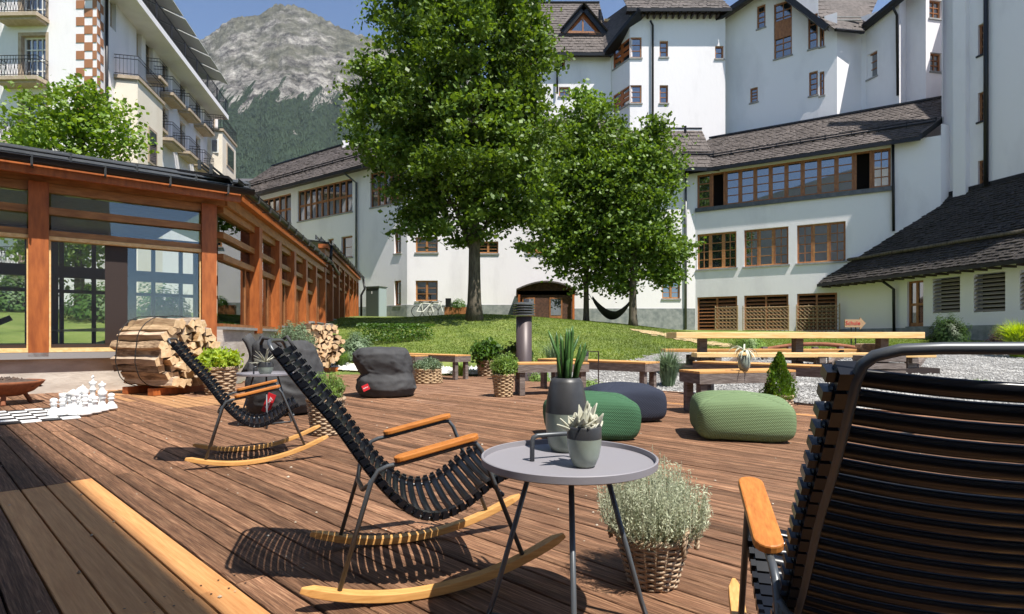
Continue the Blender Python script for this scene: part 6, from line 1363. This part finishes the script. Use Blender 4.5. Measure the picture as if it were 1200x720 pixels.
# ---------------------------------------------------------------- firewood
def firewood(loc, rz, Rr, L, label, seed, size=.10, skid=True):
    t = thing('firewood_bundle', loc, label, 'firewood', 'strapped bundles of split firewood', rz); g = random.Random(seed); cz = Rr+.10; pts = []
    n = 0; row = size*.86; k = int(Rr/row)+1
    for j in range(-k, k+1):
        for i in range(-k-1, k+2):
            x = (i+.5*(j % 2))*size+g.uniform(-.14, .14)*size; z = j*row+g.uniform(-.14, .14)*size
            if (abs(x)/(Rr-size*.38))**2.7+(abs(z)/(Rr-size*.38))**2.7 < 1: pts.append((x, z))
    for (y, z) in pts:
        n_ = g.choice((3, 3, 4, 3, 5)) if math.hypot(y, z) < Rr-size*1.3 else g.choice((4, 5, 6)); a0 = g.uniform(0, 6.28); r = size*.60; Lk = L*g.uniform(.93, 1.04); o0 = g.uniform(-.07, .07); S_ = 8; sh = []
        for m_ in range(n_): aa = a0+6.283*m_/n_+g.uniform(-.25, .25); sh.append((math.cos(aa)*r*g.uniform(.75, 1.2), math.sin(aa)*r*g.uniform(.75, 1.2)))
        mb = MB(); vs = []; b1, b2 = g.uniform(-.02, .02), g.uniform(-.02, .02); tw = g.uniform(-.35, .35)
        for s in range(S_+1):
            u = s/S_; w = 1+.14*math.sin(u*7+a0)+g.uniform(-.06, .06); 
            for (p_, q_) in sh: vs.append((-Lk/2+o0+Lk*u, y+p_*w+b1*math.sin(3.14*u), cz+z+q_*w+b2*math.sin(3.14*u)))
        mb.add(vs, [(s*n_+i, s*n_+(i+1) % n_, (s+1)*n_+(i+1) % n_, (s+1)*n_+i) for s in range(S_) for i in range(n_)]); mb.cur = 1
        mb.add([vs[i] for i in range(n_)], [tuple(range(n_))[::-1]]); mb.add([vs[S_*n_+i] for i in range(n_)], [tuple(range(n_))])
        outer = math.hypot(y, z) > Rr-size*1.3
        me = mb.mesh('log'); me.materials.append(M['logbark' if (outer and g.random() < .5) else 'logside']); me.materials.append(M['logend']); link('log', me, None, t)
    for x in (-L*.30, L*.12):
        mb = MB(); mb.tube([(x+.03*math.sin(a*2+seed), math.copysign(abs(math.cos(a))**.74, math.cos(a))*(Rr+.018)+.008*math.sin(a*11), cz+math.copysign(abs(math.sin(a))**.74, math.sin(a))*(Rr+.018)+.008*math.cos(a*13)) for a in np.linspace(0, 6.283, 40, endpoint=False)], .0075, 5, closed=True); mb.local('strap', 'rope', t)
    if skid:
        for x in (-L*.30, L*.25): mb = MB(); mb.box(x-.07, x+.07, -.45, .45, .0, .11); mb.local('skid', 'wood_red', t)
    return t
axis = math.atan2(-.421, .906)
firewood((-5.70, 9.12, .005), axis, .57, 1.18, 'large round bundle of split firewood held by black straps in front of the pavilion', 3, .135)
firewood((-4.93, 13.9, tz(-4.93, 13.9)-.02), R(-50), .55, 1.0, 'smaller-looking bundle of split firewood farther back beside the lawn', 9, .13)
# ---------------------------------------------------------------- fire bowl
t = thing('fire_bowl', (-6.93, 7.55, .003), 'rusty steel fire bowl filled with dark wood chips at the left edge', 'fire bowl'); prof = [(0, .10), (.16, .11), (.30, .17), (.40, .27), (.425, .31), (.41, .315), (.385, .275), (.28, .20), (0, .15)]
mb = MB(); mb.lathe(prof, 40); mb.local('bowl', 'rust', t, True); mb = MB(); mb.lathe([(0, .335), (.2, .33), (.33, .31), (.39, .285)], 24); mb.local('ember_bed', 'chips', t)
g = np.random.default_rng(3); a = g.uniform(0, 6.28, 260); r_ = .37*np.sqrt(g.random(260)); P = np.stack([r_*np.cos(a), r_*np.sin(a), .34-.12*(r_/.38)**2+g.uniform(0, .015, 260)], 1); so = stones('wood_chips', P, .024, M['chips'], 4); so.parent = t; tag(so, kind='stuff')
for k in range(3): a = 6.28*k/3-.9; mb = MB(); mb.tube([(math.cos(a)*.22, math.sin(a)*.22, .14), (math.cos(a)*.30, math.sin(a)*.30, 0)], .028, 8); mb.local('leg', 'rust', t)
# ---------------------------------------------------------------- chess
ob = (-6.9, 7.6); t = thing('chessboard', (0, 0, .004), 'large black and white garden chessboard of loose tiles on the deck', 'chessboard', rz=math.atan2(U.y, U.x)); sq = .17
cp = U*7.78+N*(-.02); t.location = (cp.x, cp.y, .004)
TILE = {}
for c_ in ('white', 'black'): mb = MB(); mb.box(-sq/2+.003, sq/2-.003, -sq/2+.003, sq/2-.003, 0, .012); TILE[c_] = mb.mesh('tile'); TILE[c_].materials.append(M[c_])
for i in range(8):
    for j in range(8):
        o = link('tile', TILE['white' if (i+j) % 2 else 'black'], None, t); o.location = (sq*(i+.5), -sq*(j+.5)+sq*0, 0); 
# N runs to local -y here
def piece(kind):
    H = {'pawn': .20, 'rook': .24, 'knight': .28, 'bishop': .31, 'queen': .35, 'king': .38}[kind]; mb = MB(); r = .062
    base = [(0, 0), (r*1.1, 0), (r*1.12, .02), (r*.95, .035), (r*1.0, .045), (r*.6, .07), (r*.42, H*.5), (r*.5, H*.62), (r*.72, H*.66), (r*.45, H*.69)]
    if kind == 'pawn': top = [(r*.5, H*.76), (r*.62, H*.84), (r*.55, H*.94), (r*.2, H), (0, H)]
    elif kind == 'rook': top = [(r*.55, H*.75), (r*.75, H*.82), (r*.78, H), (r*.5, H), (r*.5, H*.92), (0, H*.92)]
    elif kind == 'bishop': top = [(r*.45, H*.73), (r*.62, H*.80), (r*.5, H*.90), (r*.15, H*.96), (r*.16, H*.98), (0, H)]
    elif kind == 'knight': top = [(r*.5, H*.72), (r*.4, H*.76), (0, H*.77)]
    else: top = [(r*.42, H*.74), (r*.5, H*.82), (r*.75, H*.90), (r*.4, H*.92), (r*.15, H*.95), (r*.14, H), (0, H)]
    mb.lathe(base+top, 20)
    if kind == 'knight':
        pr = [(-.04, .20), (.035, .19), (.03, .215), (.075, .225), (.07, .255), (.03, .285), (.005, .30), (-.03, .275), (-.055, .24)]; k = len(pr)
        mb.add([(x, -.022, z) for x, z in pr]+[(x, .022, z) for x, z in pr], [tuple(range(k)), tuple(range(k, 2*k))[::-1]]+[(i, i+k, (i+1) % k+k, (i+1) % k) for i in range(k)])
    if kind == 'king': mb.box(-.008, .008, -.006, .006, H, H+.045); mb.box(-.024, .024, -.006, .006, H+.014, H+.028)
    me = mb.mesh(kind, smooth=True); me.materials.append(M['white']); return me
PM = {k: piece(k) for k in ('pawn', 'rook', 'knight', 'bishop', 'queen', 'king')}
order = ['rook', 'knight', 'bishop', 'queen', 'king', 'bishop', 'knight', 'rook']
place = {'rook': ('tallest-cornered white tower chess piece', 0)}
g = random.Random(2); cc = gp(94, 486, 0); idx = 0
rows_ = [('pawn', 'pawn', 'knight', 'pawn'), ('rook', 'pawn', 'bishop', 'pawn'), ('pawn', 'knight', 'pawn', 'rook'), ('bishop', 'king', 'queen', 'pawn')]; CH_ = []
RT = Vector((.985, .17, 0)); BK = Vector((-.17, .985, 0))
for r_i in range(4):
    for k in range(4):
        # the pieces stand huddled in four short rows at the end of the board
        p = cc+RT*((k-1.5)*.112+.03*(r_i % 2)-.03)+BK*((r_i-1.0)*.17)+V(g.uniform(-.012, .012), g.uniform(-.012, .012), 0)
        kd = rows_[r_i][k]; o = link('chess_'+kd, PM[kd], None); o.location = (p.x, p.y, .017); o.rotation_euler = (0, 0, g.uniform(0, 6)); CH_.append((o, kd, (p.x/p.y), r_i))
ORD = ['leftmost', 'second from left', 'third from left', 'rightmost']; ROW = ['front', 'second', 'third', 'back']
LOOK = {'pawn': 'small round-headed white pawn', 'rook': 'white castle piece', 'knight': 'white horse-head piece', 'bishop': 'white bishop with pointed cap', 'queen': 'white queen with flared crown', 'king': 'white king with a cross'}
for r_i in range(4):
    for k, (o, kd, _, _) in enumerate(sorted([c for c in CH_ if c[3] == r_i], key=lambda c: c[2])):
        tag(o, f"{LOOK[kd]}, {ORD[k]} in the {ROW[r_i]} row of chess pieces", 'chess piece', 'white garden chess pieces')
# cable lying on the deck behind the sage pouf
mb = MB(); mb.tube(catmull([(2.9, 5.4, .012), (3.2, 5.15, .012), (3.7, 5.2, .012), (4.4, 5.5, .012)], 6), .010, 6); o = mb.build('cable', 'rope', loc=(2.9, 5.4, 0)); tag(o, 'black cable lying on the deck behind the sage pouf', 'cable')
# ---------------------------------------------------------------- air between here and the mountain
hv = bpy.data.materials.new('thin_haze'); hv.use_nodes = True; n = hv.node_tree.nodes; l = hv.node_tree.links; n.remove(n['Principled BSDF'])
pv = n.new('ShaderNodeVolumePrincipled'); pv.inputs['Density'].default_value = .00003; pv.inputs['Color'].default_value = (.80, .88, 1, 1); pv.inputs['Anisotropy'].default_value = .3
l.new(pv.outputs[0], n['Material Output'].inputs['Volume'])
mb = MB(); mb.box(-9000, 9000, -3500, 4200, -40, 2150); o = mb.build('haze', hv); tag(o, kind='stuff'); o['label'] = 'thin bluish mountain air'
